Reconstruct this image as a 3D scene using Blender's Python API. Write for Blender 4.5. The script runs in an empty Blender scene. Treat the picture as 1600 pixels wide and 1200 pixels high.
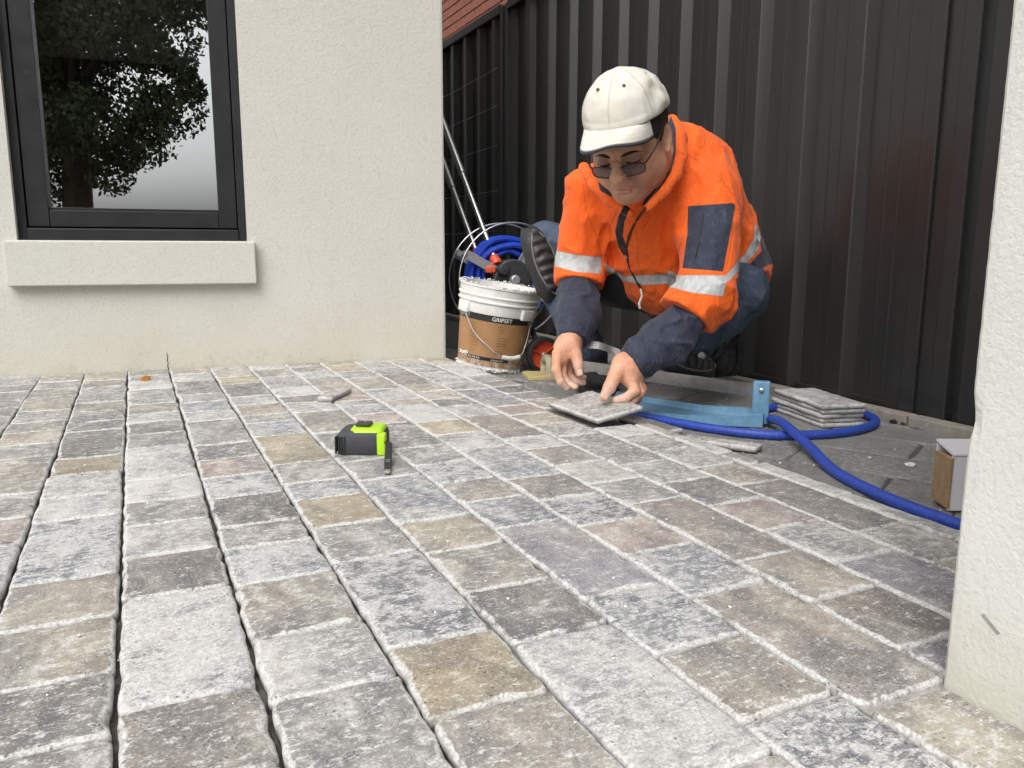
import bpy, bmesh, math, random
import numpy as np
from mathutils import Vector, Matrix

scene = bpy.context.scene
rng = random.Random(7)
nr = np.random.RandomState(11)

# ------------------------------------------------------------------ camera
CAM = np.array([0.0, 0.0, 0.35])
FPX, PITCH, YAW, ROLL = 1249.4, 0.170522, 0.438367, 0.0034966
FW = np.array([math.sin(YAW) * math.cos(PITCH), math.cos(YAW) * math.cos(PITCH), -math.sin(PITCH)])
R0 = np.array([math.cos(YAW), -math.sin(YAW), 0.0])
U0 = np.cross(R0, FW)
RT = math.cos(ROLL) * R0 + math.sin(ROLL) * U0
UP = -math.sin(ROLL) * R0 + math.cos(ROLL) * U0

cam_data = bpy.data.cameras.new('camera')
cam_data.sensor_width = 36.0
cam_data.lens = FPX / 1600.0 * 36.0
cam_data.clip_start = 0.02
cam_data.clip_end = 500
cam = bpy.data.objects.new('camera', cam_data)
scene.collection.objects.link(cam)
cam.matrix_world = Matrix(((RT[0], UP[0], -FW[0], CAM[0]), (RT[1], UP[1], -FW[1], CAM[1]),
                           (RT[2], UP[2], -FW[2], CAM[2]), (0, 0, 0, 1)))
scene.camera = cam

# ------------------------------------------------------------------ sky, sun, exposure
SUN_EL, SUN_AZ = math.radians(50), math.radians(224)     # azimuth clockwise from +Y
world = bpy.data.worlds.new('World')
scene.world = world
world.use_nodes = True
wn = world.node_tree
wn.nodes.clear()
sky = wn.nodes.new('ShaderNodeTexSky')
sky.sky_type = 'NISHITA'
sky.sun_disc = False
sky.sun_elevation = SUN_EL
sky.sun_rotation = SUN_AZ
sky.dust_density = 6.0
sky.air_density = 1.0
bw = wn.nodes.new('ShaderNodeRGBToBW')
mixw = wn.nodes.new('ShaderNodeMix'); mixw.data_type = 'RGBA'; mixw.inputs[0].default_value = 0.93
wb = wn.nodes.new('ShaderNodeBackground'); wb.inputs[1].default_value = 0.15
wo = wn.nodes.new('ShaderNodeOutputWorld')
wn.links.new(sky.outputs[0], bw.inputs[0])
wn.links.new(sky.outputs[0], mixw.inputs[6])
wn.links.new(bw.outputs[0], mixw.inputs[7])
wn.links.new(mixw.outputs[2], wb.inputs[0])
wn.links.new(wb.outputs[0], wo.inputs[0])

sun_data = bpy.data.lights.new('sun', 'SUN')
sun_data.energy = 1.0
sun_data.angle = math.radians(50)
sun_data.color = (1.0, 0.97, 0.93)
sun = bpy.data.objects.new('sun', sun_data)
scene.collection.objects.link(sun)
_sd = Vector((math.sin(SUN_AZ) * math.cos(SUN_EL), math.cos(SUN_AZ) * math.cos(SUN_EL), math.sin(SUN_EL)))
sun.rotation_euler = _sd.to_track_quat('Z', 'Y').to_euler()
sun.location = _sd * 20

scene.view_settings.view_transform = 'Standard'
scene.view_settings.look = 'None'
scene.view_settings.gamma = 1.0
scene.view_settings.exposure = 0.30
scene.cycles.use_denoising = True
scene.cycles.use_adaptive_sampling = True
scene.cycles.adaptive_threshold = 0.035
scene.cycles.max_bounces = 4

# ------------------------------------------------------------------ helpers
def P(x, y, d):
    """world point seen at photo pixel x, y at forward distance d (metres)"""
    return CAM + d * (FW + RT * ((x - 800.0) / FPX) - UP * ((y - 600.0) / FPX))

def G(x, y, z=-0.03):
    v = FW + RT * ((x - 800.0) / FPX) - UP * ((y - 600.0) / FPX)
    return CAM + v * ((z - CAM[2]) / v[2])

def proj(pts):
    q = np.asarray(pts, float) - CAM
    zf = q @ FW
    return np.stack([800 + FPX * (q @ RT) / zf, 600 - FPX * (q @ UP) / zf, zf], -1)

def link(o):
    scene.collection.objects.link(o)
    return o

def tag(o, label=None, cat=None, group=None, kind=None):
    if label: o['label'] = label
    if cat: o['category'] = cat
    if group: o['group'] = group
    if kind: o['kind'] = kind
    return o

def empty(name, loc, label=None, cat=None, group=None):
    o = bpy.data.objects.new(name, None)
    o.empty_display_size = 0.05
    o.location = Vector([float(v) for v in loc])
    link(o)
    return tag(o, label, cat, group)

def wmat(o):
    m = Matrix.LocRotScale(o.location, o.rotation_euler, o.scale)
    if o.parent: m = wmat(o.parent) @ o.matrix_parent_inverse @ m
    return m

def setparent(o, parent):
    o.parent = parent
    o.matrix_parent_inverse = wmat(parent).inverted()
    return o

def mesh(name, verts, faces, mat=None, parent=None, smooth=False, loc=None):
    """world-space vertices -> linked object"""
    me = bpy.data.meshes.new(name)
    v = np.asarray(verts, float)
    if loc is not None: v = v - np.asarray(loc, float)
    if isinstance(faces, np.ndarray): faces = faces.tolist()
    me.from_pydata(v.tolist(), [], faces)
    me.update()
    if smooth: me.polygons.foreach_set('use_smooth', [True] * len(me.polygons))
    if mat: me.materials.append(mat)
    o = bpy.data.objects.new(name, me)
    if loc is not None: o.location = Vector([float(c) for c in loc])
    link(o)
    if parent is not None: setparent(o, parent)
    return o

def nrm(v):
    v = np.asarray(v, float)
    return v / np.linalg.norm(v)

class MB:
    """collects simple shapes in world space"""
    def __init__(s): s.v = []; s.f = []
    def add(s, verts, faces):
        n = len(s.v)
        s.v.extend([list(map(float, q)) for q in verts]); s.f.extend([[i + n for i in f] for f in faces])
        return s
    def obox(s, c, ax, ay, az, hx, hy, hz, bev=0.0):
        c = np.asarray(c, float); ax, ay, az = map(np.asarray, (ax, ay, az))
        if bev <= 0:
            vs = [c + ax * hx * i + ay * hy * j + az * hz * k for i in (-1, 1) for j in (-1, 1) for k in (-1, 1)]
            return s.add(vs, [[0, 1, 3, 2], [4, 6, 7, 5], [0, 4, 5, 1], [2, 3, 7, 6], [0, 2, 6, 4], [1, 5, 7, 3]])
        bm = bmesh.new()
        bmesh.ops.create_cube(bm, size=2.0)
        for q in bm.verts: q.co = Vector((q.co.x * hx, q.co.y * hy, q.co.z * hz))
        bmesh.ops.bevel(bm, geom=bm.edges[:], offset=bev, segments=3, profile=0.5, affect='EDGES', clamp_overlap=True)
        bm.verts.index_update()
        vs = [c + ax * q.co.x + ay * q.co.y + az * q.co.z for q in bm.verts]
        fs = [[q.index for q in f.verts] for f in bm.faces]
        bm.free()
        return s.add(vs, fs)
    def box(s, x0, x1, y0, y1, z0, z1, bev=0.0):
        return s.obox(((x0 + x1) / 2, (y0 + y1) / 2, (z0 + z1) / 2), (1, 0, 0), (0, 1, 0), (0, 0, 1),
                      (x1 - x0) / 2, (y1 - y0) / 2, (z1 - z0) / 2, bev)
    def tube(s, pts, rad, n=10, closed=False, cap=True):
        pts = [np.asarray(q, float) for q in pts]
        m = len(pts)
        rads = [rad] * m if np.isscalar(rad) else list(rad)
        vs = []; ref = None
        for i in range(m):
            if closed: t = pts[(i + 1) % m] - pts[i - 1]
            else: t = pts[min(i + 1, m - 1)] - pts[max(i - 1, 0)]
            t = nrm(t)
            if ref is None:
                a = np.array([0, 0, 1.0]) if abs(t[2]) < 0.9 else np.array([1.0, 0, 0])
                ref = nrm(np.cross(t, a))
            ref = nrm(ref - t * (ref @ t))
            b = np.cross(t, ref)
            for k in range(n):
                a = 2 * math.pi * k / n
                vs.append(pts[i] + rads[i] * (math.cos(a) * ref + math.sin(a) * b))
        fs = []
        for i in range(m if closed else m - 1):
            for k in range(n):
                i2 = (i + 1) % m
                fs.append([i * n + k, i * n + (k + 1) % n, i2 * n + (k + 1) % n, i2 * n + k])
        if cap and not closed:
            fs.append(list(range(n))[::-1]); fs.append([(m - 1) * n + k for k in range(n)])
        return s.add(vs, fs)
    def lathe(s, c, axis, prof, n=40, ref=None, cap0=False, cap1=False):
        """prof: list of (radius, height along axis)"""
        axis = nrm(axis); c = np.asarray(c, float)
        if ref is None: ref = np.array([1.0, 0, 0]) if abs(axis[0]) < 0.9 else np.array([0, 1.0, 0])
        ref = nrm(ref - axis * (ref @ axis)); b = np.cross(axis, ref)
        vs = []
        for r, h in prof:
            for k in range(n):
                a = 2 * math.pi * k / n
                vs.append(c + axis * h + r * (math.cos(a) * ref + math.sin(a) * b))
        fs = [[i * n + k, i * n + (k + 1) % n, (i + 1) * n + (k + 1) % n, (i + 1) * n + k]
              for i in range(len(prof) - 1) for k in range(n)]
        if cap0: fs.append(list(range(n))[::-1])
        if cap1: fs.append([(len(prof) - 1) * n + k for k in range(n)])
        return s.add(vs, fs)
    def prism(s, poly, off):
        n = len(poly); off = np.asarray(off, float)
        vs = [np.asarray(q, float) for q in poly] + [np.asarray(q, float) + off for q in poly]
        return s.add(vs, [list(range(n))[::-1], [n + i for i in range(n)]] +
                     [[i, (i + 1) % n, n + (i + 1) % n, n + i] for i in range(n)])
    def build(s, name, mat, parent=None, smooth=False, loc=None):
        o = mesh(name, s.v, s.f, mat, parent, smooth, loc)
        if smooth:
            me = o.data
            bm = bmesh.new(); bm.from_mesh(me)
            for e in bm.edges:
                if len(e.link_faces) == 2 and e.calc_face_angle(0) > 0.7: e.smooth = False
            bm.to_mesh(me); bm.free()
        return o

def catmull(pts, n=8, closed=False):
    pts = [np.asarray(q, float) for q in pts]; out = []; m = len(pts)
    for i in range(m if closed else m - 1):
        if closed: p0, p1, p2, p3 = pts[i - 1], pts[i], pts[(i + 1) % m], pts[(i + 2) % m]
        else: p0, p1, p2, p3 = pts[max(i - 1, 0)], pts[i], pts[i + 1], pts[min(i + 2, m - 1)]
        for k in range(n):
            t = k / n
            out.append(0.5 * (2 * p1 + (p2 - p0) * t + (2 * p0 - 5 * p1 + 4 * p2 - p3) * t * t + (3 * p1 - p0 - 3 * p2 + p3) * t ** 3))
    if not closed: out.append(pts[-1])
    return out

# ------------------------------------------------------------------ materials
class NT:
    """tiny node-tree writer"""
    def __init__(s, name):
        s.m = bpy.data.materials.new(name); s.m.use_nodes = True
        s.t = s.m.node_tree; s.b = s.t.nodes['Principled BSDF']; s.o = s.t.nodes['Material Output']
    def n(s, typ, **kw):
        q = s.t.nodes.new(typ)
        for k, v in kw.items(): setattr(q, k, v)
        return q
    def set(s, sock, v):
        if hasattr(v, 'is_output') or isinstance(v, bpy.types.NodeSocket): s.t.links.new(v, sock)
        else: sock.default_value = v
    def pos(s): return s.n('ShaderNodeNewGeometry').outputs['Position']
    def objc(s): return s.n('ShaderNodeTexCoord').outputs['Object']
    def vec(s, op, a, b=None):
        q = s.n('ShaderNodeVectorMath', operation=op); s.set(q.inputs[0], a)
        if b is not None: s.set(q.inputs[1], b)
        return q.outputs[0]
    def math(s, op, a, b=0.0, clamp=False):
        q = s.n('ShaderNodeMath', operation=op, use_clamp=clamp); s.set(q.inputs[0], a); s.set(q.inputs[1], b)
        return q.outputs[0]
    def noise(s, vec, scale, detail=4, rough=0.6, out=0, dist=0.0):
        q = s.n('ShaderNodeTexNoise'); s.set(q.inputs['Vector'], vec)
        q.inputs['Scale'].default_value = scale; q.inputs['Detail'].default_value = detail
        q.inputs['Roughness'].default_value = rough; q.inputs['Distortion'].default_value = dist
        return q.outputs[out]
    def voro(s, vec, scale, feature='F1', out='Distance'):
        q = s.n('ShaderNodeTexVoronoi', feature=feature); s.set(q.inputs['Vector'], vec); q.inputs['Scale'].default_value = scale
        return q.outputs[out]
    def ramp(s, fac, lo, hi, a=0.0, b=1.0):
        q = s.n('ShaderNodeMapRange'); q.clamp = True
        s.set(q.inputs[0], fac); s.set(q.inputs[1], lo); s.set(q.inputs[2], hi); s.set(q.inputs[3], a); s.set(q.inputs[4], b)
        return q.outputs[0]
    def mix(s, fac, a, b, blend='MIX'):
        q = s.n('ShaderNodeMix', data_type='RGBA', blend_type=blend); q.clamp_factor = True
        s.set(q.inputs[0], fac)
        for i, v in ((6, a), (7, b)):
            s.set(q.inputs[i], (*v, 1.0) if isinstance(v, tuple) and len(v) == 3 else v)
        return q.outputs[2]
    def attr(s, name, typ='GEOMETRY', out='Fac'):
        q = s.n('ShaderNodeAttribute', attribute_name=name, attribute_type=typ)
        return q.outputs[out]
    def bump(s, h, strength=0.3, dist=0.001, normal=None):
        q = s.n('ShaderNodeBump'); q.inputs['Strength'].default_value = strength; q.inputs['Distance'].default_value = dist
        s.set(q.inputs['Height'], h)
        if normal is not None: s.set(q.inputs['Normal'], normal)
        return q.outputs[0]
    def out(s, color=None, rough=None, normal=None, metal=None, spec=None, **kw):
        if color is not None: s.set(s.b.inputs['Base Color'], (*color, 1.0) if isinstance(color, tuple) and len(color) == 3 else color)
        if rough is not None: s.set(s.b.inputs['Roughness'], rough)
        if normal is not None: s.set(s.b.inputs['Normal'], normal)
        if metal is not None: s.set(s.b.inputs['Metallic'], metal)
        if spec is not None: s.set(s.b.inputs['Specular IOR Level'], spec)
        for k, v in kw.items(): s.set(s.b.inputs[k], v)
        return s.m

MAT = {}
def simple(name, color, rough=0.6, metal=0.0, nscale=40, namt=0.25, bump=0.15, bdist=0.0006, dust=0.0, spec=0.5, vec=None):
    m = NT(name); p = m.pos()
    a = m.noise(p, nscale, 5, 0.65)
    dark = tuple(c * (1 - namt) for c in color); lite = tuple(min(1, c * (1 + namt)) for c in color)
    col = m.mix(m.ramp(a, 0.3, 0.7), dark, lite)
    if dust > 0:
        d = m.noise(p, nscale * 4.3, 6, 0.7)
        col = m.mix(m.ramp(d, 0.62 - 0.2 * dust, 0.75), col, m.mix(dust, col, (0.62, 0.61, 0.58)))
    nb = m.bump(m.noise(p, nscale * 6, 4, 0.6), bump, bdist)
    MAT[name] = m.out(col, m.ramp(a, 0.2, 0.8, max(0.02, rough - 0.08), min(1, rough + 0.08)), nb, metal, spec)
    return MAT[name]

# tumbled travertine: tint comes from each stone's own object colour
def mk_stone(name):
    m = NT(name)
    oi = m.n('ShaderNodeObjectInfo')
    off = m.n('ShaderNodeCombineXYZ')
    rr = m.math('MULTIPLY', oi.outputs['Random'], 37.0)
    m.set(off.inputs[0], rr); m.set(off.inputs[1], m.math('MULTIPLY', rr, 1.7)); m.set(off.inputs[2], m.math('MULTIPLY', rr, 0.6))
    p = m.vec('ADD', m.pos(), off.outputs[0])
    tilt = m.vec('MULTIPLY', p, (1.0, 0.62, 1.0))
    big = m.noise(tilt, 19, 3, 0.62, dist=0.6)
    mid = m.noise(p, 75, 4, 0.68)
    fine = m.noise(p, 330, 3, 0.72)
    grit = fine
    base = oi.outputs['Color']
    c = m.mix(m.ramp(big, 0.36, 0.66), m.mix(1.0, base, (0.70, 0.71, 0.75), 'MULTIPLY'), m.mix(1.0, base, (1.2, 1.18, 1.13), 'MULTIPLY'))
    c = m.mix(m.ramp(m.noise(tilt, 9, 3, 0.5), 0.5, 0.72, 0.0, 0.4), c, m.mix(1.0, c, (1.12, 0.98, 0.82), 'MULTIPLY'))
    c = m.mix(m.ramp(mid, 0.38, 0.58, 0.45, 0.0), c, m.mix(1.0, c, (0.58, 0.58, 0.6), 'MULTIPLY'))
    # chalky dust: per-stone amount in the alpha of the object colour
    amt = oi.outputs['Alpha']
    streak = m.noise(m.vec('MULTIPLY', p, (0.45, 1.0, 1.0)), 150, 4, 0.75, dist=0.5)
    thr = m.math('SUBTRACT', 0.642, m.math('MULTIPLY', amt, 0.25))
    crisp = m.noise(p, 62, 6, 0.78, dist=0.35)
    film = m.ramp(m.math('ADD', m.math('MULTIPLY', big, 0.35), m.math('MULTIPLY', crisp, 0.65)), m.math('ADD', thr, 0.01), m.math('ADD', thr, 0.075), 0.0, 0.72)
    speck = m.ramp(m.math('ADD', m.math('MULTIPLY', streak, 0.7), m.math('MULTIPLY', mid, 0.3)), thr, m.math('ADD', thr, 0.05), 0.0, 0.9)
    speck = m.math('MULTIPLY', speck, m.ramp(fine, 0.36, 0.56, 0.35, 1.0))
    grain = m.noise(p, 430, 2, 0.6)
    speck = m.math('MAXIMUM', speck, m.math('MULTIPLY', m.ramp(grain, 0.59, 0.65), 0.55))
    edge = m.attr('edge')
    en = m.ramp(m.math('ADD', edge, m.math('ADD', m.math('MULTIPLY', m.math('SUBTRACT', mid, 0.5), 2.6), m.math('MULTIPLY', m.math('SUBTRACT', big, 0.56), 1.6))), 0.3, 0.8)
    en = m.math('MULTIPLY', en, m.ramp(fine, 0.3, 0.52, 0.45, 1.0))
    w = m.math('MAXIMUM', m.math('MAXIMUM', film, speck), m.math('MULTIPLY', en, 0.9))
    c = m.mix(w, c, m.mix(m.ramp(fine, 0.35, 0.65), (0.50, 0.497, 0.485), (0.76, 0.755, 0.74)))
    c = m.mix(m.ramp(grain, 0.33, 0.40, 0.55, 0.0), c, m.mix(1.0, c, (0.42, 0.42, 0.43), 'MULTIPLY'))
    pits = m.voro(p, 210)
    pm = m.math('MULTIPLY', m.ramp(pits, 0.14, 0.24, 1.0, 0.0), m.ramp(m.noise(p, 33, 2), 0.52, 0.60))
    c = m.mix(m.math('MULTIPLY', pm, 0.7), c, (0.09, 0.085, 0.08))
    side = m.attr('side')
    c = m.mix(m.math('MULTIPLY', side, 0.75), c, m.mix(fine, (0.34, 0.335, 0.32), (0.50, 0.49, 0.47)))
    h = m.math('ADD', m.math('MULTIPLY', mid, 0.8), m.math('MULTIPLY', fine, 0.55))
    h = m.math('ADD', h, m.math('MULTIPLY', grit, 0.25))
    h = m.math('SUBTRACT', h, m.math('MULTIPLY', pm, 0.9))
    MAT[name] = m.out(c, 0.82, m.bump(h, 0.75, 0.0016), spec=0.3)
mk_stone('travertine')

def mk_render():
    m = NT('wall_render'); p = m.pos()
    grain = m.noise(p, 420, 3, 0.6)
    g2 = m.noise(p, 150, 4, 0.55)
    big = m.noise(p, 1.7, 5, 0.6)
    c = m.mix(m.ramp(big, 0.3, 0.7), (0.625, 0.617, 0.565), (0.675, 0.667, 0.615))
    c = m.mix(m.ramp(g2, 0.35, 0.49, 0.32, 0.0), c, (0.46, 0.455, 0.41))
    c = m.mix(m.ramp(grain, 0.3, 0.42, 0.35, 0.0), c, (0.36, 0.355, 0.32))
    # splashes and damp growing up from the foot of the wall
    z = m.n('ShaderNodeSeparateXYZ'); m.set(z.inputs[0], p)
    zz = m.math('ADD', z.outputs[2], m.math('MULTIPLY', m.math('SUBTRACT', m.noise(p, 9, 5, 0.7), 0.5), 0.34))
    c = m.mix(m.ramp(zz, 0.0, 0.22, 0.55, 0.0), c, (0.56, 0.53, 0.42))
    c = m.mix(m.math('MULTIPLY', m.ramp(zz, -0.05, 0.03, 0.5, 0.0), m.ramp(m.noise(p, 70, 5, 0.7), 0.48, 0.62)), c, (0.28, 0.265, 0.23))
    sp = m.math('MULTIPLY', m.ramp(m.voro(p, 55), 0.06, 0.12, 1.0, 0.0), m.ramp(m.noise(p, 6, 3), 0.56, 0.66))
    sp = m.math('MULTIPLY', sp, m.ramp(z.outputs[2], 0.05, 0.4, 1.0, 0.12))
    c = m.mix(m.math('MULTIPLY', sp, 0.6), c, (0.24, 0.22, 0.18))
    h = m.math('ADD', m.math('MULTIPLY', grain, 0.5), g2)
    MAT['wall_render'] = m.out(c, 0.9, m.bump(h, 0.6, 0.0025), spec=0.25)
mk_render()

def mk_pillar():
    m = NT('pillar_render'); p = m.pos()
    g1 = m.noise(p, 190, 3, 0.55); g2 = m.noise(p, 480, 3, 0.6); big = m.noise(p, 6, 4, 0.6)
    c = m.mix(m.ramp(big, 0.3, 0.7), (0.68, 0.673, 0.63), (0.75, 0.743, 0.705))
    z = m.n('ShaderNodeSeparateXYZ'); m.set(z.inputs[0], p)
    zz = m.math('ADD', z.outputs[2], m.math('MULTIPLY', m.math('SUBTRACT', m.noise(p, 22, 5, 0.7), 0.5), 0.12))
    c = m.mix(m.ramp(zz, 0.0, 0.09, 0.6, 0.0), c, (0.55, 0.53, 0.43))
    c = m.mix(m.ramp(g1, 0.3, 0.42, 0.3, 0.0), c, (0.5, 0.49, 0.46))
    MAT['pillar_render'] = m.out(c, 0.9, m.bump(m.math('ADD', g1, m.math('MULTIPLY', g2, 0.4)), 0.42, 0.0024), spec=0.25)
mk_pillar()

def mk_fence():
    m = NT('fence_steel'); p = m.pos()
    streak = m.noise(m.vec('MULTIPLY', p, (60, 60, 1.2)), 1.0, 4, 0.6)
    scuff = m.noise(p, 260, 4, 0.7)
    area = m.noise(p, 5, 3, 0.6)
    c = m.mix(streak, (0.022, 0.0215, 0.021), (0.036, 0.035, 0.034))
    z = m.n('ShaderNodeSeparateXYZ'); m.set(z.inputs[0], p)
    low = m.ramp(z.outputs[2], 0.0, 0.5, 1.0, 0.25)
    d = m.math('MULTIPLY', m.math('MULTIPLY', m.ramp(scuff, 0.66, 0.74), m.ramp(area, 0.48, 0.62)), low)
    c = m.mix(m.math('MULTIPLY', d, 0.5), c, (0.26, 0.25, 0.23))
    MAT['fence_steel'] = m.out(c, m.ramp(streak, 0.3, 0.7, 0.30, 0.42), m.bump(streak, 0.04, 0.002), spec=0.55)
mk_fence()

def mk_ground():
    m = NT('old_slab'); p = m.pos()
    a = m.noise(p, 14, 6, 0.65); b = m.noise(p, 110, 5, 0.7); c3 = m.noise(p, 420, 4, 0.7)
    c = m.mix(m.ramp(a, 0.3, 0.7), (0.19, 0.187, 0.178), (0.30, 0.296, 0.282))
    c = m.mix(m.ramp(b, 0.4, 0.6, 0.4, 0.0), c, (0.11, 0.108, 0.104))
    dust = m.math('MULTIPLY', m.ramp(b, 0.5, 0.66), m.ramp(m.noise(p, 5, 3), 0.46, 0.62))
    c = m.mix(m.math('MULTIPLY', dust, 0.7), c, (0.42, 0.41, 0.39))
    c = m.mix(m.ramp(c3, 0.62, 0.7, 0.0, 0.5), c, (0.40, 0.39, 0.37))
    h = m.math('ADD', m.math('MULTIPLY', m.noise(p, 45, 5, 0.65, dist=0.8), 1.0), m.math('MULTIPLY', c3, 0.3))
    MAT['old_slab'] = m.out(c, 0.85, m.bump(h, 0.7, 0.004), spec=0.3)
    m = NT('soil_sand'); p = m.pos()
    a = m.noise(p, 60, 6, 0.7); b = m.noise(p, 500, 4, 0.7)
    c = m.mix(a, (0.045, 0.042, 0.038), (0.13, 0.125, 0.115))
    MAT['soil_sand'] = m.out(m.mix(m.ramp(b, 0.55, 0.7), c, (0.22, 0.21, 0.19)), 0.95, m.bump(b, 0.6, 0.002), spec=0.2)
mk_ground()

simple('window_black', (0.016, 0.0165, 0.0175), 0.42, nscale=18, namt=0.2, bump=0.05, dust=0.05)
simple('concrete_edge', (0.30, 0.275, 0.235), 0.85, nscale=14, namt=0.25, bump=0.5, bdist=0.0015, dust=0.35)
simple('steel', (0.55, 0.55, 0.54), 0.32, 1.0, nscale=60, namt=0.15, bump=0.1)
simple('galvanised', (0.50, 0.50, 0.50), 0.5, 0.7, nscale=90, namt=0.2, bump=0.1)
simple('dark_plastic', (0.035, 0.037, 0.038), 0.5, nscale=70, namt=0.2, dust=0.25)
simple('black_rubber', (0.018, 0.018, 0.019), 0.65, nscale=90, namt=0.25, bump=0.3, dust=0.25)
simple('red_plastic', (0.62, 0.085, 0.035), 0.45, nscale=50, namt=0.12, dust=0.12)
simple('blue_hose', (0.024, 0.066, 0.40), 0.48, nscale=60, namt=0.2, dust=0.3)
simple('blue_hose_coil', (0.015, 0.055, 0.47), 0.38, nscale=60, namt=0.12)
simple('cutter_blue', (0.135, 0.285, 0.43), 0.5, nscale=45, namt=0.18, bump=0.2, dust=0.35)
simple('lime', (0.46, 0.78, 0.02), 0.45, nscale=60, namt=0.08, dust=0.06)
simple('grip_grey', (0.050, 0.054, 0.060), 0.7, nscale=260, namt=0.3, bump=0.4, dust=0.2)
simple('bucket_white', (0.74, 0.735, 0.70), 0.55, nscale=30, namt=0.07, bump=0.25, dust=0.1)
simple('splash_white', (0.76, 0.755, 0.72), 0.85, nscale=120, namt=0.12, bump=0.7, bdist=0.002)
simple('mortar_grey', (0.42, 0.41, 0.385), 0.9, nscale=60, namt=0.25, bump=0.7, bdist=0.002)
simple('float_yellow', (0.50, 0.40, 0.17), 0.75, nscale=40, namt=0.2, bump=0.4, dust=0.45)
simple('float_handle', (0.40, 0.36, 0.25), 0.6, nscale=30, namt=0.25, dust=0.5)
simple('timber', (0.42, 0.36, 0.29), 0.8, nscale=35, namt=0.22, bump=0.3, dust=0.35)
simple('card_white', (0.66, 0.65, 0.68), 0.75, nscale=25, namt=0.04, bump=0.05)
simple('card_brown', (0.30, 0.20, 0.11), 0.85, nscale=90, namt=0.25, bump=0.4)
simple('leaf_brown', (0.45, 0.20, 0.035), 0.7, nscale=80, namt=0.3)
simple('brick_red', (0.26, 0.095, 0.065), 0.85, nscale=30, namt=0.28, bump=0.4, bdist=0.002)
simple('brick_mortar', (0.50, 0.38, 0.31), 0.9, nscale=60, namt=0.2)
simple('white_plastic', (0.72, 0.71, 0.66), 0.5, nscale=40, namt=0.08)
simple('room_wall', (0.16, 0.105, 0.07), 0.8, nscale=4, namt=0.35)
simple('foliage', (0.085, 0.105, 0.045), 0.6, nscale=2.2, namt=0.5, bump=0.0)
simple('bark', (0.10, 0.075, 0.055), 0.9, nscale=14, namt=0.4, bump=0.8, bdist=0.01)
simple('wire_black', (0.02, 0.02, 0.02), 0.5)
simple('joint_sand', (0.40, 0.385, 0.355), 0.95, nscale=120, namt=0.25, bump=0.7, bdist=0.002)
simple('scuff_grey', (0.30, 0.295, 0.28), 0.9)
simple('slab_joint', (0.10, 0.098, 0.092), 0.95, nscale=120, namt=0.25, bump=0.7, bdist=0.002)
simple('joint_dirt', (0.13, 0.125, 0.115), 0.95, nscale=90, namt=0.4, bump=0.7, bdist=0.002)
simple('joint_grey', (0.26, 0.252, 0.24), 0.95, nscale=120, namt=0.3, bump=0.7, bdist=0.002)
# ------------------------------------------------------------------ ground
GZ = -0.03
ground = mesh('ground', [(-60, -60, GZ - 0.016), (60, -60, GZ - 0.016), (60, 60, GZ - 0.016), (-60, 60, GZ - 0.016)], [[0, 1, 2, 3]], MAT['soil_sand'])
tag(ground, kind='structure')

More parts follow.
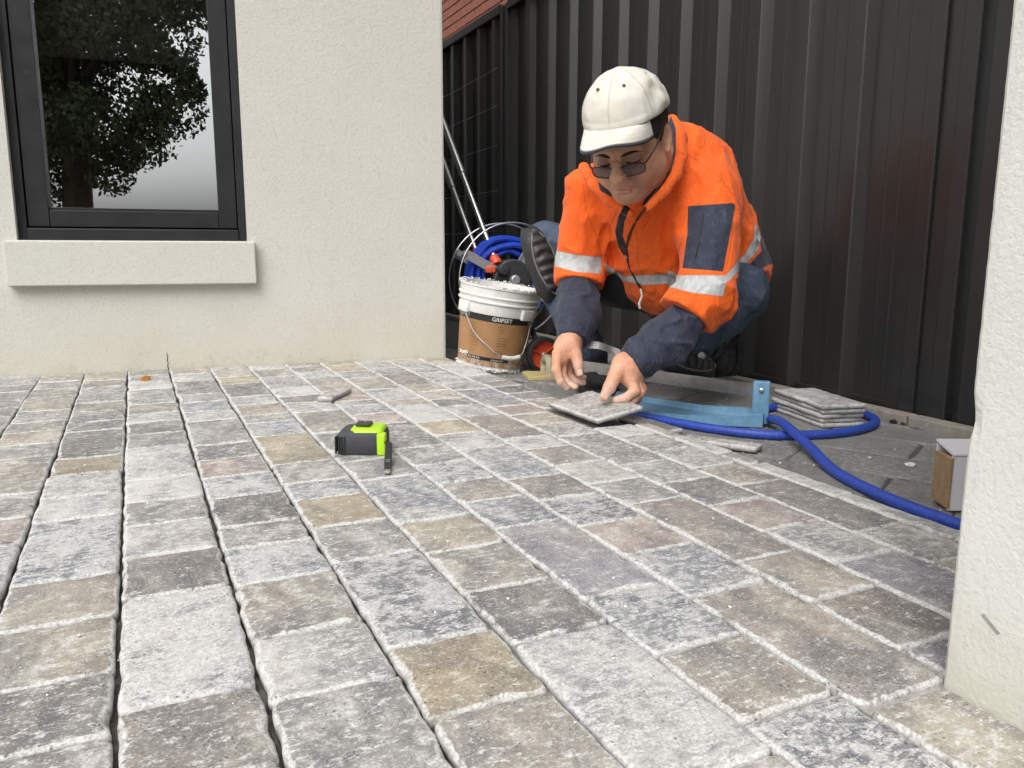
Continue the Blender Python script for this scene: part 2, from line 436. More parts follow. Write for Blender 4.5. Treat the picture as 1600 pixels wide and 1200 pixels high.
def irregular_slab(cx, cy, lx, ly, ang, zt, th, seed, mat, parent, name, jit=0.0009, step=0.012, rc=0.006, col=(0.3, 0.3, 0.3, 0.3), tilt=(0, 0), prof=None, loc3=None):
    """rectangular stone with worn rounded edges; local frame at its centre, top at z = 0"""
    r = random.Random(seed)
    hx, hy = lx / 2, ly / 2
    pts = []
    def seg(p, q):
        n = max(2, int(math.hypot(q[0] - p[0], q[1] - p[1]) / step))
        for i in range(n): pts.append((p[0] + (q[0] - p[0]) * i / n, p[1] + (q[1] - p[1]) * i / n))
    rcs = [rc * r.uniform(0.5, 1.7) for _ in range(4)]
    cs = [(-1, -1), (1, -1), (1, 1), (-1, 1)]
    for i in range(4):
        sx, sy = cs[i]; k = rcs[i]
        c = (sx * (hx - k), sy * (hy - k)); a0 = math.atan2(sy, sx) - math.pi / 4
        for q in range(3):
            a = a0 + math.pi / 2 * q / 3
            pts.append((c[0] + k * math.cos(a), c[1] + k * math.sin(a)))
        nx, ny = cs[(i + 1) % 4]; k2 = rcs[(i + 1) % 4]
        a1 = a0 + math.pi / 2
        p = (c[0] + k * math.cos(a1), c[1] + k * math.sin(a1))
        c2 = (nx * (hx - k2), ny * (hy - k2)); q2 = (c2[0] + k2 * math.cos(a1), c2[1] + k2 * math.sin(a1))
        seg(p, q2)
    n = len(pts)
    # smooth random wobble plus chips
    wob = [r.uniform(-1, 1) for _ in range(n)]
    wob = [(wob[i - 1] + wob[i] * 1.5 + wob[(i + 1) % n]) / 2.2 for i in range(n)]
    chip = [0.0] * n
    for _ in range(r.randint(2, 6)):
        c = r.randrange(n); s = r.uniform(0.0015, 0.005)
        for d, f in ((-1, 0.5), (0, 1), (1, 0.6)): chip[(c + d) % n] = min(0.005, chip[(c + d) % n] + s * f)
    prof = prof or [(0.0056, 0.0, 0.2), (0.0031, -0.0005, 0.95), (0.0011, -0.0017, 1.0), (0.0, -0.0040, 0.9), (0.0, -th, 0.0)]
    vs = []; ed = []; sd = []
    for ri, (ins, z, e) in enumerate(prof):
        for i in range(n):
            x, y = pts[i]
            # inward direction
            dx = -math.copysign(1, x) if abs(abs(x) - hx) < abs(abs(y) - hy) + 1e-6 else 0
            dy = -math.copysign(1, y) if dx == 0 else 0
            cfx, cfy = hx - abs(x), hy - abs(y)
            if cfx < rc * 1.6 and cfy < rc * 1.6: dx, dy = -math.copysign(0.7, x), -math.copysign(0.7, y)
            k = ins + wob[i] * jit * (1.0 if ri else 1.8) + max(chip[i], 0) * (1.0 if ri < 3 else 0.45) + 0.0006 * r.uniform(-1, 1)
            vs.append((x + dx * k, y + dy * k, z + (0.0004 * r.uniform(-1, 1) if ri < 4 else 0)))
            ed.append(e); sd.append(1.0 if ri >= 4 else (0.45 if ri == 3 else 0.0))
    # inner ring well inside so the edge tint fades
    ring0 = len(vs)
    for i in range(n):
        x, y = pts[i]
        vs.append((x * (1 - min(0.6, 0.02 / hx)) , y * (1 - min(0.6, 0.02 / hy)), 0.0)); ed.append(-0.45); sd.append(0)
    fs = [[ring0 + i for i in range(n)]]
    for i in range(n):
        j = (i + 1) % n
        fs.append([ring0 + i, i, j, ring0 + j][::-1])
        for ri in range(len(prof) - 1):
            fs.append([ri * n + i, (ri + 1) * n + i, (ri + 1) * n + j, ri * n + j])
    fs.append([(len(prof) - 1) * n + i for i in range(n)][::-1])
    me = bpy.data.meshes.new(name)
    me.from_pydata(vs, [], fs); me.update()
    me.polygons.foreach_set('use_smooth', [True] * len(me.polygons))
    for nm, dat in (('edge', ed), ('side', sd)):
        at = me.attributes.new(nm, 'FLOAT', 'POINT'); at.data.foreach_set('value', dat)
    me.materials.append(mat)
    bm = bmesh.new(); bm.from_mesh(me); bmesh.ops.recalc_face_normals(bm, faces=bm.faces[:]); bm.to_mesh(me); bm.free()
    o = bpy.data.objects.new(name, me)
    o.location = (cx, cy, zt); o.rotation_euler = (tilt[0], tilt[1], ang)
    o.color = col
    link(o)
    if parent is not None: setparent(o, parent)
    return o

# old grey slabs of the strip along the fence, laid on the diagonal
SA = math.radians(-61.0)
su = np.array([math.cos(SA), math.sin(SA)]); sv = np.array([-su[1], su[0]])
so = np.array([1.118, 1.229])
k = 0
for j in range(-14, 14):
    for i in range(-10, 12):
        off = (j % 2) * 0.11
        c = so + su * ((i + 0.5) * 0.29 + off) + sv * ((j + 0.5) * 0.142)
        if not (0.93 < c[0] < 1.60 and 0.30 < c[1] < 2.9): continue
        k += 1
        irregular_slab(c[0], c[1], 0.287, 0.139, SA + rng.uniform(-0.008, 0.008), GZ + rng.uniform(-0.001, 0.0008), 0.03, 500 + k,
                       MAT['old_slab'], ground, 'slab', jit=0.002, step=0.03, col=(0.2, 0.2, 0.2, 0.1))
filler = MB().box(0.93, 1.56, 0.2, 4.6, GZ - 0.015, GZ - 0.0045).build('slab_bed', MAT['slab_joint'], ground)

# ------------------------------------------------------------------ travertine pavement
WA = np.array([-0.347, 2.511]); WANG = math.radians(-5.211)
WE = np.array([math.cos(WANG), math.sin(WANG)]); WO = np.array([WE[1], -WE[0]])      # along wall, outward
def wall_y(x): return WA[1] + (x - WA[0]) * math.tan(WANG)
XC = [-0.568, -0.461, -0.354, -0.2483, -0.1432, -0.0364, 0.0701, 0.1773, 0.2819, 0.3873, 0.4876, 0.5920, 0.6902, 0.7922, 0.8850]
COLS = {
 -0.354: ([2.334, 2.224, 2.009, 1.906, 1.80, 1.69], 'gbgbgd'),
 -0.2483: ([2.352, 2.246, 2.121, 1.947, 1.825, 1.73, 1.617, 1.514, 1.29, 1.174, 1.066, 0.897], 'tgbtgbtgbgpuu'),
 -0.1432: ([2.327, 2.219, 2.003, 1.899, 1.784, 1.694, 1.479, 1.37, 1.248, 1.142, 0.929, 0.816, 0.701, 0.603, 0.50], 'tbgbdddTlwubbdg'),
 -0.0364: ([2.373, 2.272, 2.139, 1.938, 1.825, 1.731, 1.623, 1.508, 1.297, 1.181, 1.077, 0.961, 0.843, 0.63, 0.52], 'bglgbldgwwgwDWbg'),
 0.0701: ([2.35, 2.224, 2.017, 1.914, 1.799, 1.696, 1.485, 1.377, 1.264, 1.154, 1.026, 0.944, 0.834, 0.706, 0.596, 0.40], 'tldgulgdpuDgublgg'),
 0.1773: ([2.382, 2.255, 2.134, 1.942, 1.834, 1.715, 1.635, 1.51, 1.298, 1.182, 1.096, 0.975, 0.853, 0.639, 0.523, 0.41], 'ltTdltguTguTgUTbg'),
 0.2819: ([2.344, 2.209, 2.017, 1.896, 1.811, 1.697, 1.491, 1.374, 1.268, 1.153, 0.949, 0.836, 0.718, 0.602, 0.385], 'lbgldlbgggutbDWg'),
 0.3873: ([2.364, 2.259, 2.139, 1.931, 1.789, 1.725, 1.628, 1.522, 1.317, 1.203, 1.094, 0.991, 0.879, 0.656, 0.533, 0.423, 0.31], 'tdlbplupdgubuvubUu'),
 0.4876: ([2.348, 2.215, 2.095, 1.906, 1.752, 1.68, 1.502, 1.387, 1.266, 1.067, 0.954, 0.843, 0.736, 0.615, 0.394, 0.18], 'TTgbltwTluEUpuBtt'),
 0.5920: ([2.247, 2.119, 1.94, 1.83, 1.723, 1.633, 1.515, 1.307, 1.219, 1.106, 0.997, 0.891, 0.667, 0.556, 0.449], 'lgBtpdlBwblgBbBv'),
 0.6902: ([2.287, 2.113, 2.01, 1.917, 1.815, 1.589, 1.492, 1.386, 1.279, 1.066, 0.953, 0.838, 0.733, 0.618, 0.41], 'tglugvptggldplv'),
 0.7922: ([2.228, 2.01, 1.904, 1.82, 1.723, 1.633, 1.536, 1.321, 1.233, 1.119, 1.003, 0.899, 0.681, 0.571, 0.46], 'tlgbDbt#wglbDgb'),
}
TINT = {'g': (0.215, 0.212, 0.208), 'd': (0.125, 0.123, 0.125), 'D': (0.105, 0.098, 0.094), 'b': (0.235, 0.212, 0.178), 'B': (0.19, 0.168, 0.145),
        't': (0.31, 0.275, 0.205), 'T': (0.33, 0.27, 0.165), 'l': (0.33, 0.327, 0.315), 'w': (0.37, 0.37, 0.375), 'W': (0.38, 0.38, 0.385),
        'u': (0.185, 0.20, 0.235), 'U': (0.11, 0.12, 0.15), 'v': (0.19, 0.19, 0.235), 'p': (0.30, 0.235, 0.21), 'E': (0.175, 0.165, 0.155)}
DUST = {'g': 0.5, 'd': 0.42, 'D': 0.36, 'b': 0.4, 'B': 0.36, 't': 0.45, 'T': 0.36, 'l': 0.6, 'w': 0.66, 'W': 0.68, 'u': 0.6, 'U': 0.62, 'v': 0.4, 'p': 0.4, 'E': 0.38}

pavement = MB().box(-0.60, 0.895, 0.06, 2.60, GZ - 0.010, -0.0125).build('pavement', MAT['joint_dirt'])
tag(pavement, kind='structure')
PILLAR_X, PILLAR_Y = 0.574, 0.397
for ci in range(len(XC) - 1):        # sand swept into the joints; the left-hand joints are still open
    open_l = 0.0045 if XC[ci] in (-0.2483, -0.1432, -0.0364, 0.0701, 0.1773) else 0.0032
    open_r = 0.0045 if XC[ci + 1] in (-0.2483, -0.1432, -0.0364, 0.0701, 0.1773) else 0.0032
    x1_ = min(XC[ci + 1] - open_r, 0.884)
    MB().box(XC[ci] + open_l, x1_, 0.1 if XC[ci] < 0.5 else 0.40, wall_y((XC[ci] + XC[ci + 1]) / 2) - 0.004 if ci < 13 else 1.31, -0.0122, -0.0054 - 0.0002 * (ci % 3)).build('joint_sand', MAT['joint_sand'], pavement)
MB().box(0.232, 0.8845, 0.41, 2.38, -0.0122, -0.0086).build('joint_sand', MAT['joint_grey'], pavement)
MB().box(0.7935, 0.884, 1.545, wall_y(0.84) - 0.004, -0.0122, -0.0054).build('joint_sand', MAT['joint_sand'], pavement)
def put_paver(x0, x1, ya, yb, code, seed, gap=0.0026, gy=0.0012):
    r = random.Random(seed)
    jb = r.uniform(0.93, 1.08); base = TINT[code]; gm_ = sum(base) / 3
    col = [(0.56 * c + 0.44 * q_) * jb * 1.38 for c, q_ in zip(base, (0.305, 0.295, 0.278))]
    return irregular_slab((x0 + x1) / 2 + r.uniform(-0.0008, 0.0008), (ya + yb) / 2, (x1 - x0) - 2 * gap, abs(ya - yb) - 2 * gy + 0.001,
                          r.uniform(-0.005, 0.005), r.uniform(-0.0006, 0.0006), 0.0125, seed, MAT['travertine'], pavement, 'paver',
                          step=0.0085 if min(ya, yb) < 1.35 else 0.016, col=(*col, min(1, DUST[code] * r.uniform(0.85, 1.15))),
                          tilt=(r.uniform(-0.004, 0.004), r.uniform(-0.006, 0.006)))
seed = 100
for ci in range(len(XC) - 1):
    x0, x1 = XC[ci], XC[ci + 1]
    js, codes = COLS.get(x0, ([], ''))
    js = [wall_y((x0 + x1) / 2) - 0.003] + [j for j in js if j < wall_y((x0 + x1) / 2) - 0.03]
    full = COLS.get(x0, ([], ''))[0]
    skip = len(full) - (len(js) - 1)
    codes = codes[skip:] if skip > 0 else codes
    lim = {-0.568: 0.95, -0.461: 0.72, -0.354: 0.55, -0.2483: 0.45, -0.1432: 0.34}.get(x0, 0.26)
    if x1 > PILLAR_X + 0.03: lim = PILLAR_Y + 0.02
    r = random.Random(ci)
    while js[-1] > lim: js.append(js[-1] - r.choice([0.107, 0.107, 0.213]))
    # wide open joints on the left, packed ones towards the edge
    g = {-0.1432: 0.0016, -0.0364: 0.0017, 0.0701: 0.0017, 0.1773: 0.0013, -0.2483: 0.0015, 0.2819: 0.0011}.get(x0, 0.0008)
    for i in range(len(js) - 1):
        code = codes[i] if i < len(codes) else r.choice('gbltugd')
        seed += 1
        if code == '#': continue
        ya, yb = js[i], js[i + 1]
        if ya - yb < 0.012: continue
        if x1 > PILLAR_X and yb < PILLAR_Y:
            yb = max(yb, PILLAR_Y + 0.004) if x0 > PILLAR_X - 0.02 else yb
            if ya - yb < 0.015: continue
        if yb > PILLAR_Y - 0.03 and x1 > PILLAR_X and x0 < PILLAR_X: yb = max(yb, PILLAR_Y + 0.003)
        if (x0 + x1) / 2 > 0.5 and x0 < PILLAR_X and yb < PILLAR_Y and x1 > PILLAR_X:
            put_paver(x0, PILLAR_X - 0.001, ya if ya < PILLAR_Y + 0.02 else ya, yb, code, seed, g); continue
        put_paver(x0, x1, ya, yb, code, seed, g)
# narrow cut strip finishing the edge
ys = [1.318, 1.19, 1.06, 0.985, 0.80, 0.62, 0.47]
for i in range(len(ys) - 1):
    seed += 1
    put_paver(0.8865, 0.922 + (0.004 if i % 2 else 0), ys[i], ys[i + 1], 'tlbwlt'[i], seed, 0.001)
seed += 1

# ------------------------------------------------------------------ rendered house wall with its window
def W(s, o, z): return np.array([*(WA + WE * s + WO * o), z])
hroot = empty('house', W(0.6, 0, GZ), 'cream rendered house wall with a black framed window and projecting sill', 'house')
OS0, OS1, OZ0, OZ1 = 0.072, 0.652, 0.362, 1.46
def wbox(mb, s0, s1, o0, o1, z0, z1, bev=0.0):
    c = W((s0 + s1) / 2, (o0 + o1) / 2, (z0 + z1) / 2)
    return mb.obox(c, (*WE, 0), (*WO, 0), (0, 0, 1), abs(s1 - s0) / 2, abs(o1 - o0) / 2, abs(z1 - z0) / 2, bev)
TH = 0.12
SL, SR, ZB, ZT = -3.2, 1.243, GZ - 0.015, 2.9
wv = []
wf = []
def quad(a, b, c, d):
    n = len(wv); wv.extend([a, b, c, d]); wf.append([n, n + 1, n + 2, n + 3])
for s0, s1, z0, z1 in ((SL, OS0, ZB, ZT), (OS1, SR - 0.008, ZB, ZT), (OS0, OS1, ZB, OZ0), (OS0, OS1, OZ1, ZT)):
    quad(W(s0, 0, z0), W(s1, 0, z0), W(s1, 0, z1), W(s0, 0, z1))
quad(W(OS1, 0, OZ0), W(OS1, -TH, OZ0), W(OS1, -TH, OZ1), W(OS1, 0, OZ1))
quad(W(OS0, -TH, OZ0), W(OS0, 0, OZ0), W(OS0, 0, OZ1), W(OS0, -TH, OZ1))
quad(W(OS0, -TH, OZ0), W(OS1, -TH, OZ0), W(OS1, 0, OZ0), W(OS0, 0, OZ0))
quad(W(SR - 0.008, 0, ZB), W(SR - 0.002, -0.002, ZB), W(SR - 0.002, -0.002, ZT), W(SR - 0.008, 0, ZT))
quad(W(SR - 0.002, -0.002, ZB), W(SR, -0.008, ZB), W(SR, -0.008, ZT), W(SR - 0.002, -0.002, ZT))
quad(W(SR, -0.008, ZB), W(SR, -2.5, ZB), W(SR, -2.5, ZT), W(SR, -0.008, ZT))
quad(W(SL, 0, ZT), W(SR - 0.008, 0, ZT), W(SR, -2.5, ZT), W(SL, -2.5, ZT))
wall_o = mesh('wall', wv, wf, MAT['wall_render'], hroot)
wbox(MB(), 0.044, 0.672, -0.02, 0.030, 0.241, 0.3605, 0.004).build('sill', MAT['wall_render'], hroot)
# shrinkage crack and hairline seam in the render
sm = MB(); zs = 0.0; pts = []
for i in range(9): pts.append(W(0.418 + 0.0012 * math.sin(i * 2.3), 0.0003, -0.005 + i * 0.0065))
sm.tube(pts, [0.0012] * 8 + [0.0005], 6)
sm.build('crack', MAT['wire_black'], hroot)

win = MB()
FO0, FO1 = -0.075, -0.028
wbox(win, OS0 + 0.001, OS0 + 0.022, FO0, FO1 + 0.006, OZ0 + 0.001, OZ1 - 0.001, 0.0015)
wbox(win, OS1 - 0.022, OS1 - 0.001, FO0, FO1 + 0.006, OZ0 + 0.001, OZ1 - 0.001, 0.0015)
wbox(win, OS0 + 0.0225, OS1 - 0.0225, FO0, FO1 + 0.014, OZ0 + 0.001, OZ0 + 0.032, 0.003)
wbox(win, OS0 + 0.0225, OS1 - 0.0225, FO0, FO1 + 0.004, OZ1 - 0.03, OZ1 - 0.001, 0.0015)
window = win.build('window', MAT['window_black'], hroot)
sash = MB()
a0, a1, b0, b1 = OS0 + 0.0245, OS1 - 0.0245, OZ0 + 0.036, OZ1 - 0.033
PS0, PS1, PZ0 = 0.148, 0.578, 0.449
wbox(sash, a0, PS0, FO0 + 0.008, FO1, b0, b1, 0.002)
wbox(sash, PS1, a1, FO0 + 0.008, FO1, b0, b1, 0.002)
wbox(sash, PS0 + 0.0005, PS1 - 0.0005, FO0 + 0.008, FO1 - 0.0015, b0, PZ0 - 0.006, 0.002)
wbox(sash, PS0 + 0.0005, PS1 - 0.0005, FO0 + 0.010, FO1 - 0.009, PZ0 - 0.0055, PZ0 + 0.001, 0.001)
wbox(sash, PS0 + 0.0005, PS1 - 0.0005, FO0 + 0.008, FO1 - 0.002, b1 - 0.045, b1 - 0.001, 0.002)
setparent(sash.build('sash', MAT['window_black']), window)
# glass: part mirror, part clear; mirror share raised to brighten the reflection
gm = NT('window_glass')
gl = gm.n('ShaderNodeBsdfGlossy'); gl.inputs['Roughness'].default_value = 0.0; gl.inputs['Color'].default_value = (0.93, 0.96, 0.97, 1)
tr = gm.n('ShaderNodeBsdfTransparent'); tr.inputs['Color'].default_value = (0.93, 0.95, 0.92, 1)
mx = gm.n('ShaderNodeMixShader')
lw = gm.n('ShaderNodeFresnel'); lw.inputs[0].default_value = 1.5
gm.set(mx.inputs[0], gm.math('ADD', gm.math('MULTIPLY', lw.outputs[0], 1.6), 0.70))
gm.t.links.new(tr.outputs[0], mx.inputs[1]); gm.t.links.new(gl.outputs[0], mx.inputs[2])
gm.t.links.new(mx.outputs[0], gm.o.inputs['Surface'])
pane = mesh('pane', [W(PS0 - 0.002, -0.055, PZ0 - 0.002), W(PS1 + 0.002, -0.055, PZ0 - 0.002), W(PS1 + 0.002, -0.055, b1 - 0.04), W(PS0 - 0.002, -0.055, b1 - 0.04)],
            [[0, 1, 2, 3]], gm.m, window)
# roller blind behind the glass
bmn = NT('blind_weave'); tc = bmn.pos()
wv1 = bmn.noise(bmn.vec('MULTIPLY', tc, (900, 900, 60)), 1.0, 2); wv2 = bmn.noise(bmn.vec('MULTIPLY', tc, (60, 60, 900)), 1.0, 2)
bc = bmn.mix(bmn.ramp(bmn.math('ADD', wv1, wv2), 0.8, 1.2), (0.62, 0.61, 0.58), (0.86, 0.85, 0.82))
bmn.out(bc, 0.9)
bl = MB(); wbox(bl, OS0 + 0.03, OS1 - 0.03, -0.105, -0.103, 0.862, OZ1)
wbox(bl, OS0 + 0.03, OS1 - 0.03, -0.109, -0.099, 0.852, 0.8615, 0.002)
bl.build('blind', bmn.m, window)
wbox(MB(), 0.245, 0.2475, -0.098, -0.0965, 0.47, 1.4).build('blind_cord', MAT['white_plastic'], window)
room = []; rf = []
def rq(*q):
    n = len(room); room.extend(q); rf.append([n, n + 1, n + 2, n + 3])
a, b, z0, z1, d0, d1 = -0.9, 1.2, -0.02, 2.5, -TH - 0.002, -2.4
rq(W(a, d1, z0), W(b, d1, z0), W(b, d1, z1), W(a, d1, z1)); rq(W(a, d0, z0), W(a, d1, z0), W(a, d1, z1), W(a, d0, z1))
rq(W(b, d1, z0), W(b, d0, z0), W(b, d0, z1), W(b, d1, z1)); rq(W(a, d0, z0), W(b, d0, z0), W(b, d1, z0), W(a, d1, z0))
rq(W(a, d0, z1), W(a, d1, z1), W(b, d1, z1), W(b, d0, z1))
for s0, s1, za, zb in ((a, OS0, z0, z1), (OS1, b, z0, z1), (OS0, OS1, z0, OZ0), (OS0, OS1, OZ1, z1)):
    rq(W(s1, d0, za), W(s0, d0, za), W(s0, d0, zb), W(s1, d0, zb))
mesh('room', room, rf, MAT['room_wall'], hroot)

# ------------------------------------------------------------------ rendered pillar beside the camera
# corner worn uneven, with a knocked-off chip at half height
vs = []; NZ = 150; r_ = random.Random(3)
zs_ = [GZ - 0.01 + (2.4 - GZ) * i / NZ * (0.32 if i < 120 else 1) if False else (GZ - 0.01 + 0.0072 * i if i < 130 else 0.90 + (i - 130) * 0.08) for i in range(NZ)]
for z in zs_:
    j1, j2 = r_.uniform(-0.0003, 0.0003), r_.uniform(-0.0003, 0.0003)
    chip_ = 0.003 * math.exp(-((z - 0.221) / 0.012) ** 2) 
    vs += [(PILLAR_X, -0.30, z), (PILLAR_X, PILLAR_Y - 0.012, z), (PILLAR_X + 0.0006 + chip_, PILLAR_Y - 0.004 + j1, z), (PILLAR_X + 0.0035 + j2 * 0.5 + chip_, PILLAR_Y - 0.0006 + j1 * 0.6 - chip_, z), (PILLAR_X + 0.014, PILLAR_Y, z), (PILLAR_X + 0.5, PILLAR_Y, z), (PILLAR_X + 0.5, -0.30, z)]
fs = [[k_ * 7 + i, k_ * 7 + 7 + i, k_ * 7 + 7 + (i + 1) % 7, k_ * 7 + (i + 1) % 7] for k_ in range(NZ - 1) for i in range(7)] + [[(NZ - 1) * 7 + i for i in range(7)]]
pil = MB().add(vs, fs).build('pillar', MAT['pillar_render'])
bm = bmesh.new(); bm.from_mesh(pil.data); bmesh.ops.recalc_face_normals(bm, faces=bm.faces[:]); bm.to_mesh(pil.data); bm.free()
tag(pil, 'white rendered pillar with a rough edge in the right foreground', 'pillar')
sc_ = MB().obox((PILLAR_X - 0.0002, 0.3615, 0.067), (1, 0, 0), nrm((0, -0.82, -0.57)), nrm((0, -0.57, 0.82)), 0.0004, 0.0085, 0.0016, 0.0003)
sc_.build('scuff', MAT['scuff_grey'], pil)

# ------------------------------------------------------------------ dark ribbed steel fence
FX = 1.565
froot = empty('steel_fence', (FX, 2.2, GZ), 'black ribbed steel sheet fence along the narrow strip behind the worker', 'fence')
FTOP = 1.385
RIB0 = 1.404
def sheet(y0, y1, name):
    """one corrugated sheet from y0 up to y1; ribs every 173 mm"""
    prof = []
    kk = math.floor((y0 - RIB0) / 0.173) - 1
    yy = RIB0 + kk * 0.173
    while yy < y1 + 0.2:
        for dy, dx in ((0.0, -0.026), (0.030, -0.026), (0.0315, -0.0235), (0.041, 0.0), (0.068, 0.0), (0.070, -0.0006), (0.073, 0.0), (0.103, 0.0), (0.105, -0.0006), (0.108, 0.0), (0.152, 0.0), (0.1700, -0.0235)):
            prof.append((yy + dy, dx))
        yy += 0.173
    prof = [q for q in prof if y0 <= q[0] <= y1]
    vs = []; n = len(prof)
    for z in (GZ + 0.02, FTOP - 0.01):
        for (y, x) in prof: vs.append((FX + x, y, z))
    return mesh(name, vs, [[i, i + 1, n + i + 1, n + i][::-1] for i in range(n - 1)], MAT['fence_steel'], froot)
sheet(1.225, 3.33, 'panel'); sheet(3.40, 5.2, 'panel'); sheet(-0.4, 1.115, 'panel')
def fpost(yc, w):
    m = MB()
    m.box(FX - 0.034, FX + 0.03, yc - w / 2, yc - w / 6, GZ, FTOP, 0.003)
    m.box(FX - 0.034, FX + 0.03, yc + w / 6, yc + w / 2, GZ, FTOP, 0.003)
    m.box(FX - 0.024, FX + 0.03, yc - w / 6 + 0.0005, yc + w / 6 - 0.0005, GZ, FTOP - 0.002)
    return m.build('post', MAT['fence_steel'], froot)
fpost(1.17, 0.115); fpost(3.365, 0.075)
for y0, y1 in ((-0.4, 1.112), (1.228, 3.326), (3.404, 5.2)):
    MB().box(FX - 0.036, FX + 0.02, y0, y1, FTOP - 0.03, FTOP + 0.012, 0.005).build('top_rail', MAT['fence_steel'], froot)
    MB().box(FX - 0.010, FX + 0.02, y0, y1, GZ, GZ + 0.03, 0.002).build('bottom_rail', MAT['fence_steel'], froot)
# trellis wires strung across the far bay
for i, (z0, z1) in enumerate(((1.13, 1.12), (0.97, 0.96), (0.80, 0.80), (0.60, 0.62), (0.42, 0.43))):
    MB().tube([(FX - 0.045, 3.41 + t * 1.5 / 6, z0 + (z1 - z0) * t / 6 - 0.012 * math.sin(math.pi * t / 6)) for t in range(7)], 0.0011, 5).build('trellis_wire', MAT['galvanised'], froot)
for i, (y0, y1) in enumerate(((1.17, 1.62), (-0.2, 1.166), (1.624, 2.7), (2.704, 4.5))):
    b = MB().box(FX - 0.075, FX - 0.037, y0, y1, GZ - 0.002, GZ + 0.022, 0.003).build('edging_board', MAT['concrete_edge'], None, False, (FX - 0.055, (y0 + y1) / 2, GZ))
    tag(b, ['pale concrete edging strip under the fence behind the stacked stones', 'pale concrete edging strip under the fence nearest the pillar',
            'pale concrete edging strip under the fence behind the worker', 'pale concrete edging strip under the far end of the fence'][i], 'edging', 'edging strips along the fence foot')

# ------------------------------------------------------------------ brick house beyond the fence
broot = empty('brick_house', (3.0, 5.5, GZ), 'red brick house wall showing above the fence top', 'brick house')
MB().box(3.011, 3.3, 3.6, 9.0, GZ, 3.2).build('wall', MAT['brick_mortar'], broot)
bme = None
for row in range(22):
    z = 1.42 + row * 0.086
    for c in range(20):
        y = 4.45 + c * 0.24 + (row % 2) * 0.12
        if not (4.7 < y < 8.6): continue
        pq = proj([(3.0, y, z)])[0]
        if not (600 < pq[0] < 900 and -170 < pq[1] < 110): continue
        if bme is None:
            b = MB().box(2.995, 3.06, y - 0.115, y + 0.115, z - 0.038, z + 0.038, 0.003).build('brick', MAT['brick_red'], broot, False, (3.0, y, z)); bme = b.data
        else:
            b = bpy.data.objects.new('brick', bme); b.location = (3.0 + rng.uniform(-0.002, 0.002), y, z); link(b); setparent(b, broot)

# ------------------------------------------------------------------ tree and hedge line behind the camera, mirrored in the glass
def tree(name, loc, h, crown, leafsize, nleaf, label, seed, lo):
    r = np.random.RandomState(seed)
    root = empty(name, loc, label, 'tree')
    x, y, z = loc
    m = MB()
    m.tube([(x, y, z), (x + 0.1, y, z + h * 0.25), (x - 0.05, y + 0.1, z + h * 0.5), (x + 0.15, y, z + h * 0.8)], [0.24, 0.19, 0.14, 0.05], 10)
    limbs = []
    for i in range(12):
        a = r.uniform(0, 6.28); zz = z + h * r.uniform(0.22, 0.6)
        e = (x + crown * 0.75 * math.cos(a), y + crown * 0.75 * math.sin(a), zz + h * r.uniform(0.05, 0.3)); limbs.append(e)
        m.tube([(x, y, zz), ((x * 2 + e[0]) / 3, (y * 2 + e[1]) / 3, zz + h * 0.09), e], [0.09, 0.06, 0.02], 6)
    m.build('trunk', MAT['bark'], root, True)
    # leaf clumps through the crown volume
    cl = []
    while len(cl) < 170:
        q = r.uniform(-1, 1, 3)
        if 0.25 < np.linalg.norm(q) < 1: cl.append((x + q[0] * crown, y + q[1] * crown, z + lo + (h - lo) * (q[2] * 0.5 + 0.5)))
    cl = np.array(cl); rad = r.uniform(0.28, 0.62, len(cl)) * crown / 2.6
    ci = r.randint(0, len(cl), nleaf)
    d = r.normal(size=(nleaf, 3)); d /= np.linalg.norm(d, axis=1)[:, None]
    c = cl[ci] + d * (rad[ci] * r.uniform(0.3, 1.05, nleaf) ** 0.6)[:, None]
    a = r.normal(size=(nleaf, 3)); a /= np.linalg.norm(a, axis=1)[:, None]
    b = np.cross(a, r.normal(size=(nleaf, 3))); b /= np.linalg.norm(b, axis=1)[:, None]
    s = (leafsize * r.uniform(0.6, 1.3, nleaf))[:, None]
    v = np.concatenate([c - a * s, c + b * s * 0.5, c + a * s, c - b * s * 0.5], 1).reshape(-1, 3)
    f = np.arange(nleaf * 4).reshape(-1, 4)
    o = mesh('crown', v, f, MAT['foliage'], root)
    o['kind'] = 'stuff'
    return root
tree('garden_tree', (-2.9, -9.0, GZ), 8.5, 2.25, 0.05, 85000, 'tall leafy tree behind the camera, mirrored in the window pane', 5, 0.9)
tree('garden_tree', (-6.2, -11.5, GZ), 8.0, 2.8, 0.08, 40000, 'second leafy tree further back behind the camera, left in the window reflection', 9, 0.4)
# ------------------------------------------------------------------ tape measure
def frame(o, ax, ay):
    ax = nrm(ax); ay = np.asarray(ay, float); ay = nrm(ay - ax * (ay @ ax)); az = np.cross(ax, ay)
    return lambda x, y, z: np.asarray(o, float) + ax * x + ay * y + az * z, ax, ay, az
tx = nrm((RT[0], RT[1], 0)); ty = np.array([-tx[1], tx[0], 0])
tb = (G(527, 711, 0.0) + G(600, 713, 0.0)) / 2 + ty * 0.034
tape = empty('tape_measure', tb, 'lime green and charcoal tape measure lying on the pavers with its strap out', 'tape measure')
T, tx, ty, tz = frame(tb, tx, ty)
def rrect(x0, x1, y0, y1, r, n=5):
    out = []
    for cx, cy, a0 in ((x1 - r, y1 - r, 0), (x0 + r, y1 - r, 90), (x0 + r, y0 + r, 180), (x1 - r, y0 + r, 270)):
        for i in range(n + 1):
            a = math.radians(a0 + 90 * i / n); out.append((cx + r * math.cos(a), cy + r * math.sin(a)))
    return out
